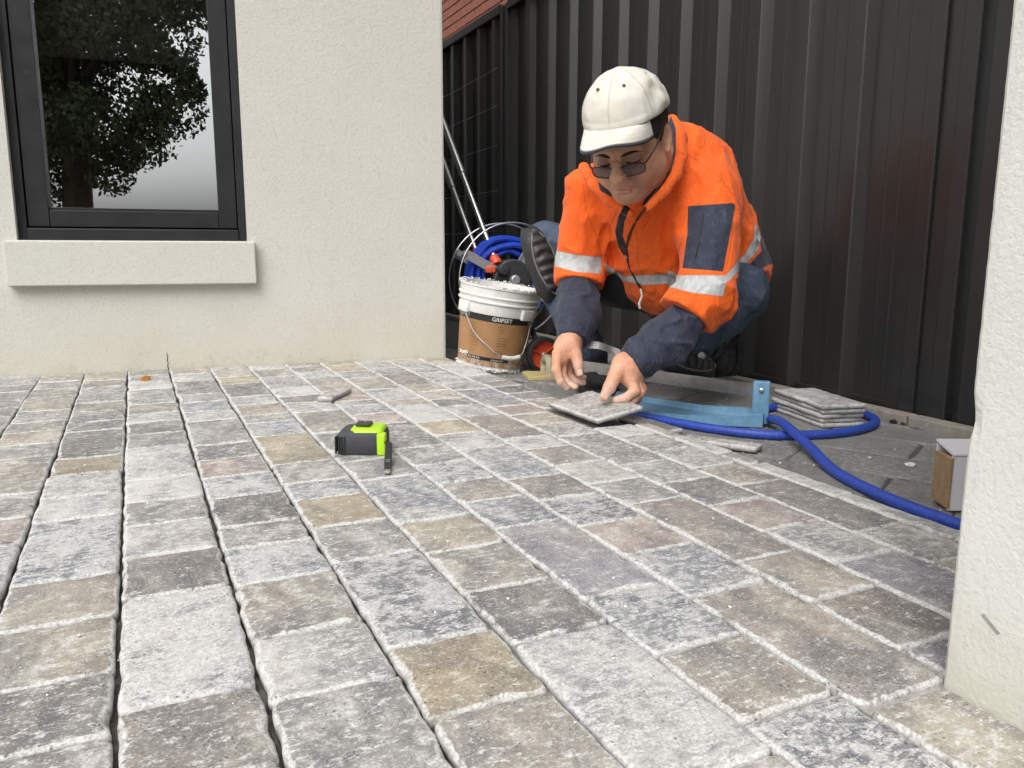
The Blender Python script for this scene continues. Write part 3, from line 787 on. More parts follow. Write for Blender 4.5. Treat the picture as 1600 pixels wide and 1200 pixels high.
def plate(Tf, outline, levels, name, mat, parent, smooth=True):
    """stack of (z, inset) outlines closed top and bottom"""
    m = MB(); n = len(outline); vs = []
    cx = sum(q[0] for q in outline) / n; cy = sum(q[1] for q in outline) / n
    for z, ins in levels:
        for x, y in outline:
            d = math.hypot(x - cx, y - cy); k = (d - ins) / d
            vs.append(Tf(cx + (x - cx) * k, cy + (y - cy) * k, z))
    fs = [[i * n + a, i * n + (a + 1) % n, (i + 1) * n + (a + 1) % n, (i + 1) * n + a] for i in range(len(levels) - 1) for a in range(n)]
    fs += [list(range(n))[::-1], [(len(levels) - 1) * n + a for a in range(n)]]
    return m.add(vs, fs).build(name, mat, parent, smooth)
HW = 0.041
case = plate(T, rrect(-HW, HW, -0.033, 0.035, 0.014), [(0.0, 0.003), (0.003, 0.0), (0.030, 0.0), (0.037, 0.003), (0.041, 0.009)], 'case', MAT['grip_grey'], tape)
plate(T, rrect(-HW + 0.020, HW - 0.004, -0.029, 0.033, 0.012), [(0.030, 0.0), (0.0385, 0.0), (0.0425, 0.0035), (0.0438, 0.008)], 'shell', MAT['lime'], tape)
m = MB()
m.obox(T(HW - 0.006, -0.026, 0.019), tx, ty, tz, 0.0075, 0.0085, 0.019, 0.003)
m.build('nose', MAT['lime'], tape, True)
m = MB()
for i in range(4): m.obox(T(-HW - 0.0005 + i * 0.005, -0.0335, 0.018), tx, ty, tz, 0.0012, 0.0012, 0.015, 0.0006)
m.obox(T(-HW - 0.001, -0.010, 0.018), tx, ty, tz, 0.002, 0.022, 0.013, 0.001)
m.build('grip_rib', MAT['black_rubber'], tape)
m = MB()
m.obox(T(0.000, 0.004, 0.0475), tx, ty, tz, 0.0125, 0.014, 0.0022, 0.0012)
m.obox(T(0.004, 0.015, 0.0445), tx, ty, tz, 0.009, 0.003, 0.002, 0.0006)
m.build('belt_clip', MAT['dark_plastic'], tape)
m = MB(); m.lathe(T(0.002, 0.008, 0.049), tz, [(0.0025, 0), (0.0025, 0.0012), (0.0, 0.0013)], 12); m.build('screw', MAT['steel'], tape)
m = MB(); m.obox(T(HW + 0.0006, -0.0285, 0.019), tx, ty, tz, 0.0024, 0.004, 0.006, 0.0006); m.build('slot', MAT['black_rubber'], tape)
# wrist strap drooping to the stones
sp = catmull([T(HW, -0.026, 0.022), T(HW + 0.009, -0.046, 0.023), T(HW + 0.014, -0.085, 0.012), T(HW + 0.018, -0.118, 0.006), T(HW + 0.022, -0.148, 0.0042)], 5)
m = MB(); vs = []; fs = []
for i, q in enumerate(sp):
    t = nrm(sp[min(i + 1, len(sp) - 1)] - sp[max(i - 1, 0)]); sd_ = nrm(np.cross(t, (0, 0, 1))); up_ = np.cross(sd_, t)
    w_ = 0.0040 + 0.0020 * math.sin(math.pi * i / len(sp)); 
    for a, b in ((-1, -1), (1, -1), (1, 1), (-1, 1)): vs.append(q + sd_ * a * w_ + up_ * b * 0.0011)
n = len(sp)
for i in range(n - 1):
    for a in range(4): fs.append([i * 4 + a, i * 4 + (a + 1) % 4, i * 4 + 4 + (a + 1) % 4, i * 4 + 4 + a])
fs += [[0, 1, 2, 3], [n * 4 - 1, n * 4 - 2, n * 4 - 3, n * 4 - 4]]
m.add(vs, fs); strap = m.build('strap', MAT['black_rubber'], tape)
m = MB()
for f in (0.62, 0.66): 
    q = sp[int(f * (n - 1))]; m.obox(q + np.array([0, 0, 0.0018]), tx, ty, tz, 0.0035, 0.0015, 0.0005)
q = sp[-1]; m.obox(q + np.array([0, 0, 0.001]), tx, ty, tz, 0.0045, 0.007, 0.0018, 0.0006)
m.build('strap_tip', MAT['steel'], tape)

# ------------------------------------------------------------------ stone offcut and leaf near the wall
w0, w1, w2 = G(493, 628, 0.0), G(519, 629, 0.0), G(540, 600, 0.0)
d1 = nrm(w1 - w0); d2 = nrm((w2 - w1) - d1 * ((w2 - w1) @ d1))
c = (w0 + w1) / 2 + d2 * 0.062
wedge = irregular_slab(c[0], c[1], 0.040, 0.125, math.atan2(d2[1], d2[0]) - math.pi / 2, 0.0135, 0.0115, 901, MAT['travertine'], None, 'stone_offcut', col=(0.40, 0.36, 0.33, 0.5), tilt=(0.02, 0.0))
tag(wedge, 'thin pale stone offcut lying on the pavers beyond the tape measure', 'offcut')
lf = G(228, 595, 0.002); m = MB(); vs = []
for i in range(9):
    a = math.pi * i / 8; vs.append(lf + np.array([0.013 * math.cos(a), 0.004 * math.cos(a), 0.001 + 0.013 * math.sin(a) ** 0.8]))
vs.append(lf + np.array([0.0, 0.012, 0.006])); vs.append(lf + np.array([0, -0.006, 0.0]))
fs = [[i, i + 1, 9] for i in range(8)] + [[i + 1, i, 10] for i in range(8)]
tag(m.add(vs, fs).build('fallen_leaf', MAT['leaf_brown'], None, True, tuple(lf)), 'small curled orange brown leaf on the pavers by the wall', 'leaf')

# ------------------------------------------------------------------ bucket of mortar
bc0 = P(764, 574, 2.50); bc0[2] = GZ + 0.004
tiltdir = nrm(UP * 0 + np.array([0, 0, 1.0]) + RT * 0.15 - np.array([FW[0], FW[1], 0]) * 0.03)
bucket = empty('bucket', bc0, 'white plastic bucket with tan printed label, crusted with mortar', 'bucket')
BH = 0.262
bref = -np.array([FW[0], FW[1], 0.0])
prof = [(0.0, 0.004), (0.094, 0.004), (0.0985, 0.008), (0.100, 0.014), (0.1035, 0.05), (0.1145, 0.178), (0.1185, 0.178), (0.1200, 0.182), (0.1205, 0.207), (0.1225, 0.209), (0.1262, 0.212), (0.1262, 0.215), (0.1222, 0.218), (0.1228, 0.227),
        (0.1265, 0.229), (0.1265, 0.232), (0.1235, 0.235), (0.1245, 0.254), (0.1275, 0.256), (0.1275, 0.262), (0.1215, 0.262), (0.1195, 0.24), (0.110, 0.13), (0.098, 0.012), (0.0, 0.012)]
MB().lathe(bc0, tiltdir, prof, 64, bref).build('pail', MAT['bucket_white'], bucket, True)
b_a = nrm(bref - tiltdir * (bref @ tiltdir)); b_b = np.cross(tiltdir, b_a)
def cyl(ang, h, dr=0.0):
    """point on the bucket wall: angle from the camera side, height"""
    r = np.interp(h, [0.014, 0.05, 0.178], [0.100, 0.1035, 0.1145]) + dr
    return bc0 + tiltdir * h + r * (math.cos(ang) * b_a + math.sin(ang) * b_b)
def wrap(a0, a1, h0, h1, dr, name, mat, parent, na=40, nh=4):
    vs = [cyl(a0 + (a1 - a0) * i / na, h0 + (h1 - h0) * j / nh, dr) for j in range(nh + 1) for i in range(na + 1)]
    fs = [[j * (na + 1) + i, j * (na + 1) + i + 1, (j + 1) * (na + 1) + i + 1, (j + 1) * (na + 1) + i] for j in range(nh) for i in range(na)]
    return MB().add(vs, fs).build(name, mat, parent, True)
lm = NT('label_tan'); p = lm.pos()
lb = lm.noise(p, 16, 5, 0.6); sp_ = lm.noise(p, 70, 5, 0.7)
lc = lm.mix(lm.ramp(lb, 0.3, 0.7), (0.34, 0.175, 0.072), (0.43, 0.24, 0.11))
zz = lm.n('ShaderNodeSeparateXYZ'); lm.set(zz.inputs[0], p)
smear = lm.math('MULTIPLY', lm.ramp(sp_, 0.47, 0.56), lm.ramp(lm.math('ADD', zz.outputs[2], lm.math('MULTIPLY', lb, 0.08)), 0.02, 0.07, 1.0, 0.0))
lc = lm.mix(smear, lc, (0.68, 0.67, 0.64))
MAT['label_tan'] = lm.out(lc, 0.5)
simple('label_black', (0.02, 0.021, 0.022), 0.45, nscale=50, dust=0.15)
simple('label_ink', (0.16, 0.075, 0.03), 0.5)
wrap(-2.6, 2.6, 0.022, 0.178, 0.0009, 'label', MAT['label_tan'], bucket, 70)
wrap(-2.6, 2.6, 0.158, 0.1785, 0.0014, 'label_band', MAT['label_black'], bucket, 70)
wrap(-0.75, 0.55, 0.040, 0.0505, 0.0014, 'label_band', MAT['label_black'], bucket, 30)
def text_on_bucket(txt, ang, h, size, mat, bold=0.0):
    cu = bpy.data.curves.new('t', 'FONT'); cu.body = txt; cu.size = size; cu.align_x = 'CENTER'; cu.offset = bold
    tmp = bpy.data.objects.new('t', cu); link(tmp)
    dg = bpy.context.evaluated_depsgraph_get(); me = bpy.data.meshes.new_from_object(tmp.evaluated_get(dg))
    r = 0.112
    vs = [cyl(ang + v.co.x / r, h + v.co.y, 0.0019) for v in me.vertices]; fs = [list(f.vertices) for f in me.polygons]
    bpy.data.objects.remove(tmp); bpy.data.curves.remove(cu); bpy.data.meshes.remove(me)
    return mesh('lettering', vs, fs, mat, bucket)
for a in (-1.02, 0.17, 1.25): text_on_bucket('GRIPSET', a, 0.1625, 0.0165, MAT['bucket_white'], 0.0002)
text_on_bucket('1800 650 435', -0.52, 0.0425, 0.0085, MAT['bucket_white'])
text_on_bucket('gripset.com', 0.20, 0.0425, 0.0085, MAT['bucket_white'])
m = MB(); r_ = random.Random(4)
for cx, a_w in ((-0.55, 0.32), (0.28, 0.36)):
    for i in range(11):
        h = 0.146 - i * 0.0082; wd = a_w * r_.uniform(0.35, 1.0)
        if cx > 0 and i in (3, 8): continue
        vs = [cyl(cx - a_w / 2 + wd * t / 4, h + dz, 0.0017) for t in range(5) for dz in (0, 0.0012)]
        m.add(vs, [[t * 2, t * 2 + 2, t * 2 + 3, t * 2 + 1] for t in range(4)])
m.build('fine_print', MAT['label_ink'], bucket)['kind'] = 'stuff'
# crust of mortar round the rim and foot
def crust(name, hh, rr, n, smin, smax, mat, a0=-math.pi, a1=math.pi, seed=1):
    r = random.Random(seed); m = MB()
    for i in range(n):
        a = r.uniform(a0, a1); s = r.uniform(smin, smax)
        c = bc0 + tiltdir * (hh + r.uniform(-0.004, 0.004)) + (rr + r.uniform(-0.004, 0.003)) * (math.cos(a) * b_a + math.sin(a) * b_b)
        bm = bmesh.new(); bmesh.ops.create_icosphere(bm, subdivisions=1, radius=s)
        vs = [c + np.array([v.co.x * r.uniform(0.7, 1.5), v.co.y * r.uniform(0.7, 1.5), v.co.z * 0.7]) for v in bm.verts]
        bm.verts.index_update(); m.add(vs, [[v.index for v in f.verts] for f in bm.faces]); bm.free()
    return m.build(name, mat, bucket, True)
crust('rim_crust', 0.2625, 0.1252, 190, 0.0016, 0.0042, MAT['splash_white'])
crust('foot_crust', 0.012, 0.1005, 190, 0.002, 0.006, MAT['splash_white'], seed=2)
crust('wall_crust', 0.05, 0.104, 26, 0.002, 0.008, MAT['splash_white'], -1.15, -0.75, seed=3)
MB().lathe(bc0 + tiltdir * 0.186, tiltdir, [(0.0, 0.004), (0.05, 0.010), (0.09, -0.002), (0.1140, 0.012)], 40, bref).build('mortar', MAT['mortar_grey'], bucket, True)
for a in (-0.98, 0.85):
    m = MB()
    for i in range(3):
        q = bc0 + tiltdir * 0.190 + 0.1225 * (math.cos(a + (i - 1) * 0.13) * b_a + math.sin(a + (i - 1) * 0.13) * b_b)
        rad = nrm(q - bc0 - tiltdir * 0.190); m.obox(q, rad, np.cross(tiltdir, rad), tiltdir, 0.006, 0.010, 0.016, 0.003)
    m.build('handle_lug', MAT['bucket_white'], bucket, True)
e0 = cyl(-0.98, 0.178, 0.012) + tiltdir * 0.015; e1 = cyl(0.98, 0.16, 0.006)
hp = [e0, cyl(-0.55, 0.125, 0.010), cyl(-0.1, 0.088, 0.016), cyl(0.28, 0.062, 0.024), cyl(0.72, 0.066, 0.024), cyl(0.98, 0.10, 0.012), cyl(1.05, 0.165, 0.008)]
hpath = catmull(hp, 8)
MB().tube(hpath, 0.0018, 8).build('handle_wire', MAT['galvanised'], bucket, True)
MB().tube(hpath[24:33], 0.0068, 10).build('handle_grip', MAT['white_plastic'], bucket, True)

# ------------------------------------------------------------------ hose reel trolley behind the bucket
rc = P(792, 436, 2.72)
reel = empty('hose_reel', (rc[0], rc[1], GZ), 'wheeled hose reel with wire rims, red wheels and tubular steel handle', 'hose reel')
rax = nrm(-0.93 * np.array([FW[0], FW[1], 0]) + 0.36 * np.array([RT[0], RT[1], 0]))    # axle, towards the camera
ru = np.array([0, 0, 1.0]); rr_ = np.cross(ru, rax); rr_ = nrm(rr_)
def RP(ang, rad, ax): return rc + rax * ax + rad * (math.cos(ang) * rr_ + math.sin(ang) * ru)
for ax in (0.055, -0.055):
    MB().tube([RP(2 * math.pi * i / 56, 0.187, ax) for i in range(56)], 0.0030, 8, True).build('rim', MAT['steel'], reel, True)
for ax in (0.05, -0.05):
    for a in (math.radians(58), math.radians(152), math.radians(238), math.radians(332)):
        d = math.cos(a) * rr_ + math.sin(a) * ru; tn = -math.sin(a) * rr_ + math.cos(a) * ru
        m = MB(); m.obox(rc + rax * ax + d * 0.118, d, tn, rax, 0.069, 0.0145, 0.0012, 0.0005)
        m.obox(rc + rax * ax + d * 0.118 + tn * 0.0145, d, tn, rax, 0.069, 0.0012, 0.005, 0.0005)
        m.obox(rc + rax * (ax - math.copysign(0.012, ax)) + d * 0.180, d, tn, rax, 0.009, 0.010, 0.014, 0.003)
        m.build('spoke', MAT['galvanised'], reel)
MB().lathe(rc + rax * -0.062, rax, [(0.0, 0), (0.062, 0.0), (0.068, 0.006), (0.068, 0.118), (0.062, 0.124), (0.03, 0.126), (0.0, 0.126)], 40).build('hub', MAT['dark_plastic'], reel, True)
MB().lathe(rc + rax * 0.062, rax, [(0.016, 0), (0.016, 0.022), (0.013, 0.025), (0.0, 0.025)], 20).build('axle_cap', MAT['galvanised'], reel, True)
# handle tubes leaning back up the passage, with their red clamps
for i, (p0, p1) in enumerate(((P(772, 402, 2.66), P(694, 196, 2.86)), (P(744, 392, 2.82), P(686, 236, 2.95)))):
    d = p1 - p0
    MB().tube([p0, p0 + d * 0.62], 0.0100, 12).build('handle_tube', MAT['steel'], reel, True)
    MB().tube([p0 + d * 0.62, p0 + d * 1.15], 0.0130, 12).build('handle_tube', MAT['steel'], reel, True)
    dn = nrm(d)
    m = MB(); m.lathe(p0 - dn * 0.03, dn, [(0.0, 0), (0.018, 0.0), (0.020, 0.01), (0.014, 0.034), (0.0, 0.036)], 16)
    m.build('clamp', MAT['red_plastic'], reel, True)
    m = MB(); m.lathe(p0 - dn * 0.050 - rax * 0.02 + RT * 0.012, rax, [(0.0, 0), (0.016, 0.002), (0.020, 0.01), (0.020, 0.034), (0.015, 0.040), (0.0, 0.041)], 20)
    m.build('pivot_knob', MAT['dark_plastic'], reel, True)
    m = MB(); m.obox(p0 - dn * 0.048 - RT * 0.03, rax, nrm(RT), ru, 0.014, 0.016, 0.012, 0.004); m.build('pivot_bracket', MAT['red_plastic'], reel, True)
wc = P(848, 536, 2.46); wc[2] = GZ + 0.052
for s_, off in ((0, 0.0), (1, -0.30)):
    w_ = wc + rax * off + (rr_ * -0.02 if s_ else 0)
    whl = MB().lathe(w_ - rax * 0.016, rax, [(0.030, 0.0), (0.050, 0.001), (0.055, 0.008), (0.0555, 0.016), (0.055, 0.024), (0.050, 0.031), (0.043, 0.032), (0.042, 0.020)], 36).build('wheel', MAT['black_rubber'], reel, True)
    MB().lathe(w_ - rax * 0.012, rax, [(0.0, 0.018), (0.009, 0.018), (0.010, 0.012), (0.036, 0.014), (0.040, 0.024), (0.043, 0.024), (0.044, 0.0)], 36).build('wheel_disc', MAT['red_plastic'], whl, True)
    MB().lathe(w_ + rax * 0.004, rax, [(0.007, 0), (0.007, 0.009), (0.005, 0.011), (0, 0.011)], 14).build('wheel_cap', MAT['galvanised'], whl, True)
    m = MB()
    for a in (0.6, 2.7, 4.8):
        d = math.cos(a) * rr_ + math.sin(a) * ru; m.obox(w_ + rax * 0.006 + d * 0.023, d, np.cross(rax, d), rax, 0.014, 0.0018, 0.005, 0.0008)
    m.build('wheel_rib', MAT['red_plastic'], whl)
    MB().tube(catmull([w_ - rax * 0.02, w_ - rax * 0.02 + ru * 0.06 - RT * 0.02, rc + rax * (0.08 if not s_ else -0.08) - ru * 0.02], 6), 0.0085, 10).build('leg_tube', MAT['dark_plastic'], reel, True)
MB().tube([wc - rax * 0.01, wc - rax * 0.29], 0.006, 8).build('axle', MAT['steel'], reel, True)
# the hose wound on the drum
coil = []
for i in range(26 * 9):
    t = i / 26.0; lay = int(t) // 3; k_ = int(t) % 3 + (t % 1)
    wv_ = 0.006 * math.sin(5 * 2 * math.pi * (t % 1) + lay * 2)
    coil.append(RP(2 * math.pi * (t % 1), 0.092 + lay * 0.0225 + wv_ * 0.5, (-0.030 + 0.020 * k_ if lay % 2 == 0 else 0.030 - 0.020 * k_)))
hz = MB().tube(coil, 0.0108, 8).build('coiled_hose', MAT['blue_hose_coil'], None, True, (rc[0], rc[1], rc[2] - 0.15))
tag(hz, 'bright blue hose wound round the reel behind the bucket', 'hose')
tail = catmull([P(838, 468, 2.74), P(846, 500, 2.72), P(836, 535, 2.74), P(815, 556, 2.76)], 8)

# ------------------------------------------------------------------ plastering float
f0, f1, f2 = G(826, 595), G(868, 594), G(812, 572)
fx = nrm(f1 - f0); fy = nrm((f2 - f0) - fx * ((f2 - f0) @ fx))
fc = f0 + fx * 0.055 + fy * 0.055
flt = empty('hand_float', fc, 'dirty yellow plastering float resting beside the bucket', 'float')
F_, fx, fy, fz = frame(fc, fx, fy)
plate(F_, rrect(-0.055, 0.055, -0.055, 0.055, 0.004, 2), [(0.001, 0.0), (0.009, 0.0), (0.011, 0.002)], 'plate', MAT['float_yellow'], flt, False)
hb = catmull([F_(0.012, 0.045, 0.010), F_(0.012, 0.042, 0.040), F_(0.012, 0.02, 0.052), F_(0.012, -0.01, 0.055), F_(0.012, -0.036, 0.050), F_(0.012, -0.040, 0.010)], 6)
MB().tube(hb, [0.013] * 6 + [0.0135] * (len(hb) - 12) + [0.0145] * 6, 12).build('handle', MAT['float_handle'], flt, True)

# ------------------------------------------------------------------ tile cutter: blue pressed base, end post, rail and lever
cut = empty('tile_cutter', (1.10, 1.45, GZ), 'light blue manual tile cutter with steel rail beside the worker', 'tile cutter')
outl = [(1.222, 1.306), (1.186, 1.276), (1.130, 1.318), (1.060, 1.392), (0.995, 1.470), (0.985, 1.60), (1.03, 1.70), (1.09, 1.71), (1.12, 1.60), (1.165, 1.44), (1.212, 1.345)]
n = len(outl)
vs = []
for k_, (z, ins) in enumerate(((GZ + 0.002, 0.0), (GZ + 0.030, 0.0), (GZ + 0.031, 0.004), (GZ + 0.010, 0.010))):
    for i, (x, y) in enumerate(outl):
        t = nrm(np.array(outl[(i + 1) % n]) - np.array(outl[i - 1])); nn = np.array([t[1], -t[0]])
        hgt = z if i in (0, 1, 10) or k_ == 0 else (GZ + 0.001 + (z - GZ) * (0.72 if i in (2, 9) else 0.55))
        vs.append((x + nn[0] * ins, y + nn[1] * ins, hgt))
fs = [[k_ * n + i, k_ * n + (i + 1) % n, (k_ + 1) * n + (i + 1) % n, (k_ + 1) * n + i] for k_ in range(3) for i in range(n)] + [[3 * n + i for i in range(n)]]
MB().add(vs, fs).build('base', MAT['cutter_blue'], cut)
pd = nrm((-0.19, 0.18, 0)); pn = nrm((-0.18, -0.19, 0))
pc = np.array([1.200, 1.300, 0.0])
m = MB(); m.obox(pc + np.array([0, 0, 0.022]), pd, pn, (0, 0, 1), 0.0175, 0.011, 0.046, 0.003); m.build('post', MAT['cutter_blue'], cut, True)
m = MB(); m.lathe(pc + pn * 0.011 + np.array([0, 0, 0.049]), pn, [(0.0052, 0), (0.0052, 0.003), (0.003, 0.004), (0, 0.004)], 6); m.build('bolt', MAT['steel'], cut)
r0 = np.array([1.194, 1.312, 0.046]); r1 = np.array([1.02, 1.79, 0.046]); rd = nrm(r1 - r0); rs = np.array([rd[1], -rd[0], 0])
m = MB(); m.obox((r0 + r1) / 2, rd, rs, (0, 0, 1), np.linalg.norm(r1 - r0) / 2, 0.003, 0.0145, 0.0008); m.build('rail', MAT['steel'], cut)
lv = catmull([P(908, 538, 1.93), P(936, 540, 1.92), P(958, 548, 1.90), P(969, 553, 1.89), P(973, 566, 1.885)], 6)
m = MB(); vs = []; fs = []
for i, q in enumerate(lv):
    for a_, b_ in ((-1, -1), (1, -1), (1, 1), (-1, 1)): vs.append(q + UP * a_ * 0.0088 * (1 if i < 20 else 0.8) + FW * b_ * 0.003)
for i in range(len(lv) - 1):
    for a_ in range(4): fs.append([i * 4 + a_, i * 4 + (a_ + 1) % 4, i * 4 + 4 + (a_ + 1) % 4, i * 4 + 4 + a_])
fs += [[0, 1, 2, 3], [len(vs) - 1 - i for i in range(4)]]
m.add(vs, fs).build('lever', MAT['steel'], cut)
m = MB(); m.tube([P(973, 562, 1.885), P(998, 590, 1.90), P(1012, 592, 1.93)], 0.006, 8); m.build('slide_arm', MAT['steel'], cut, True)

# ------------------------------------------------------------------ blue hose looping over the strip
hr = 0.0095
hpts = [(0.90, 1.66), (0.965, 1.53), (1.000, 1.44), (1.055, 1.300), (1.128, 1.196), (1.250, 1.150), (1.37, 1.165), (1.447, 1.215), (1.475, 1.30), (1.43, 1.385), (1.33, 1.405), (1.262, 1.375), (1.222, 1.300), (1.165, 1.200), (1.10, 1.06), (1.045, 0.95), (1.005, 0.83), (0.990, 0.72), (0.998, 0.58), (1.06, 0.44)]
hz_ = [GZ + hr] * len(hpts); hz_[12] += 0.004; hz_[13] += 0.021; hz_[14] += 0.010; hz_[0] = GZ + 0.012
hose = MB().tube(catmull([(x, y, z) for (x, y), z in zip(hpts, hz_)], 9), hr, 14).build('garden_hose', MAT['blue_hose'], None, True, (1.2, 1.2, GZ))
tag(hose, 'blue rubber hose looping over the grey slabs past the stacked stones', 'hose')

# ------------------------------------------------------------------ stack of thin stones
e_a, e_b, e_c = np.array([1.345, 1.425]), np.array([1.296, 1.225]), np.array([1.415, 1.240])
dl = nrm(e_b - e_a); dw = np.array([-dl[1], dl[0]]); dw = dw if dw @ (e_c - e_b) > 0 else -dw
ctr = e_b - dl * 0.102 + dw * 0.055
NM = ['bottom stone of the stack by the fence', 'second stone from the bottom of the stack by the fence', 'middle stone of the stack by the fence', 'fourth stone from the bottom of the stack by the fence', 'topmost stone of the stack by the fence']
for i in range(5):
    o = irregular_slab(ctr[0] + rng.uniform(-0.004, 0.004), ctr[1] + rng.uniform(-0.004, 0.004), 0.104, 0.205, math.atan2(dl[1], dl[0]) - math.pi / 2 + rng.uniform(-0.025, 0.025),
                       GZ + 0.0102 * (i + 1), 0.0092, 930 + i, MAT['travertine'], None, 'stacked_paver', col=(0.42, 0.42, 0.415, 0.6), prof=[(0.004, 0.0, 0.5), (0.002, -0.0006, 1.0), (0.0008, -0.0018, 1.0), (0.0, -0.0036, 0.9), (0.0, -0.0092, 0.6)])
    tag(o, NM[i], 'paver', 'thin pavers stacked by the fence')

# ------------------------------------------------------------------ white carton by the pillar
bx0 = np.array([1.051, 0.743]); bd = nrm((0.42, 0.91)); be = np.array([bd[1], -bd[0]])
carton = empty('cardboard_box', (bx0[0], bx0[1], GZ), 'small white cardboard carton with a torn brown edge behind the pillar', 'box')
def BX(l, d, z): return np.array([*(bx0 + be * l + bd * d), GZ + z])
m = MB()
m.prism([BX(0, 0, 0.002), BX(0.26, 0, 0.002), BX(0.26, 0, 0.083), BX(0, 0, 0.083)], [*(bd * 0.003), 0])
m.prism([BX(0, 0.042, 0.002), BX(0.26, 0.042, 0.002), BX(0.26, 0.042, 0.092), BX(0, 0.042, 0.092)], [*(bd * 0.003), 0])
m.prism([BX(0.2565, 0.0035, 0.002), BX(0.26, 0.0035, 0.002), BX(0.26, 0.0415, 0.002), BX(0.2565, 0.0415, 0.002)], [0, 0, 0.083])
m.build('side_panel', MAT['card_white'], carton)
m = MB(); m.prism([BX(0.0, -0.001, 0.084), BX(0.262, -0.001, 0.084), BX(0.262, 0.046, 0.0955), BX(-0.001, 0.046, 0.0955)], (0, 0, 0.003)); m.build('top_flap', MAT['card_white'], carton)
m = MB(); vs = []
zz_ = [0.002 + 0.0795 * i / 10 for i in range(11)]
for i, z in enumerate(zz_): vs += [BX(0.001 + 0.0022 * (i % 2), 0.0032, z), BX(0.0015 + 0.002 * ((i + 1) % 2), 0.0415, z + 0.002)]
m.add(vs, [[2 * i, 2 * i + 1, 2 * i + 3, 2 * i + 2] for i in range(10)]); m.build('torn_edge', MAT['card_brown'], carton)
m = MB(); m.prism([BX(-0.0012, -0.0012, 0.006), BX(0.0016, -0.0012, 0.004), BX(0.0015, -0.0012, 0.082), BX(-0.0012, -0.0012, 0.08)], [*(bd * 0.0465), 0]); m.build('brown_end', MAT['card_brown'], carton)

# ------------------------------------------------------------------ offcuts, chips and grit on the old slabs
o = irregular_slab(1.000, 1.188, 0.040, 0.150, math.radians(32), GZ + 0.0135, 0.011, 951, MAT['travertine'], None, 'stone_offcut', col=(0.36, 0.34, 0.31, 0.6))
tag(o, 'long pale stone offcut beside the pavement edge near the hose', 'offcut')
for i, (x, y, s_) in enumerate(((1397, 661, 0.012), (1412, 664, 0.009), (1440, 668, 0.013), (1422, 729, 0.010))):
    g_ = G(x, y); r_ = random.Random(i + 40); bm = bmesh.new(); bmesh.ops.create_icosphere(bm, subdivisions=1, radius=s_); bm.verts.index_update()
    vs = [g_ + np.array([v.co.x * r_.uniform(0.8, 1.4), v.co.y * r_.uniform(0.6, 1.1), 0.004 + v.co.z * 0.42]) for v in bm.verts]; fs = [[v.index for v in f.verts] for f in bm.faces]; bm.free()
    c_ = MB().add(vs, fs).build('debris_chip', MAT['black_rubber'] if i < 3 else MAT['splash_white'], None, False, tuple(g_))
    tag(c_, ['dark chip on the slabs just right of the hose loop', 'smallest dark chip in the middle beside the edging strip', 'dark chip nearest the pillar by the edging strip', 'crumb of white mortar beside the carton'][i], 'debris', 'chips lying by the fence')
# crumbs and grit: too many to count
m = MB(); r_ = random.Random(77)
tet = [(1, 1, 1), (-1, -1, 1), (-1, 1, -1), (1, -1, -1)]
for i in range(420):
    x = r_.uniform(0.93, 1.50); y = r_.uniform(0.62, 2.2); s_ = r_.choice([0.0007, 0.001, 0.0014, 0.002]) * r_.uniform(0.6, 1.2)
    if r_.random() < 0.45: x = 0.925 + abs(r_.gauss(0, 0.03))
    a_ = r_.uniform(0, 6.28); ca, sa = math.cos(a_), math.sin(a_)
    m.add([(x + s_ * (t[0] * ca - t[1] * sa), y + s_ * (t[0] * sa + t[1] * ca), GZ + s_ * 0.5 + s_ * 0.6 * t[2]) for t in tet], [[0, 1, 2], [0, 3, 1], [0, 2, 3], [1, 3, 2]])
for i in range(500):
    x = r_.uniform(-0.35, 0.88); y = r_.uniform(0.45, 2.35); s_ = r_.choice([0.0006, 0.0009, 0.0014]) * r_.uniform(0.6, 1.2)
    a_ = r_.uniform(0, 6.28); ca, sa = math.cos(a_), math.sin(a_)
    m.add([(x + s_ * (t[0] * ca - t[1] * sa), y + s_ * (t[0] * sa + t[1] * ca), 0.0008 + s_ * 0.6 * t[2]) for t in tet], [[0, 1, 2], [0, 3, 1], [0, 2, 3], [1, 3, 2]])
gr = m.build('grit', MAT['splash_white']); tag(gr, 'pale crumbs of stone and mortar scattered over the ground', 'grit', kind='stuff')

# ------------------------------------------------------------------ the paver being laid, held up along its outer edge
h0, h1 = np.array([0.800, 1.520, 0.010]), np.array([0.806, 1.325, 0.010])
o1, o0 = P(999, 634, 1.645), P(909, 614, 1.79)
hl = nrm(h1 - h0); hw_ = nrm(((o1 + o0) / 2 - (h0 + h1) / 2) - hl * (((o1 + o0) / 2 - (h0 + h1) / 2) @ hl)); hn = np.cross(hl, hw_)
if hn[2] < 0: hn = -hn
held = irregular_slab(0, 0, 0.112, 0.200, 0, 0, 0.0100, 960, MAT['travertine'], None, 'held_paver', col=(0.40, 0.385, 0.36, 0.55))
hc = (h0 + h1) / 2 + hw_ * 0.056 + hn * 0.0045
ax_, ay_ = hw_, np.cross(hn, hw_)
held.matrix_world = Matrix(((ax_[0], ay_[0], hn[0], hc[0]), (ax_[1], ay_[1], hn[1], hc[1]), (ax_[2], ay_[2], hn[2], hc[2]), (0, 0, 0, 1)))
tag(held, 'pale paver tilted up in the worker hands over the last gap', 'paver')
u_ = irregular_slab(0.955, 1.36, 0.05, 0.16, 0.1, -0.012, 0.0115, 961, MAT['travertine'], None, 'stone_offcut', col=(0.2, 0.2, 0.2, 0.3))
tag(u_, 'grey stone offcut under the raised edge of the held paver', 'offcut')
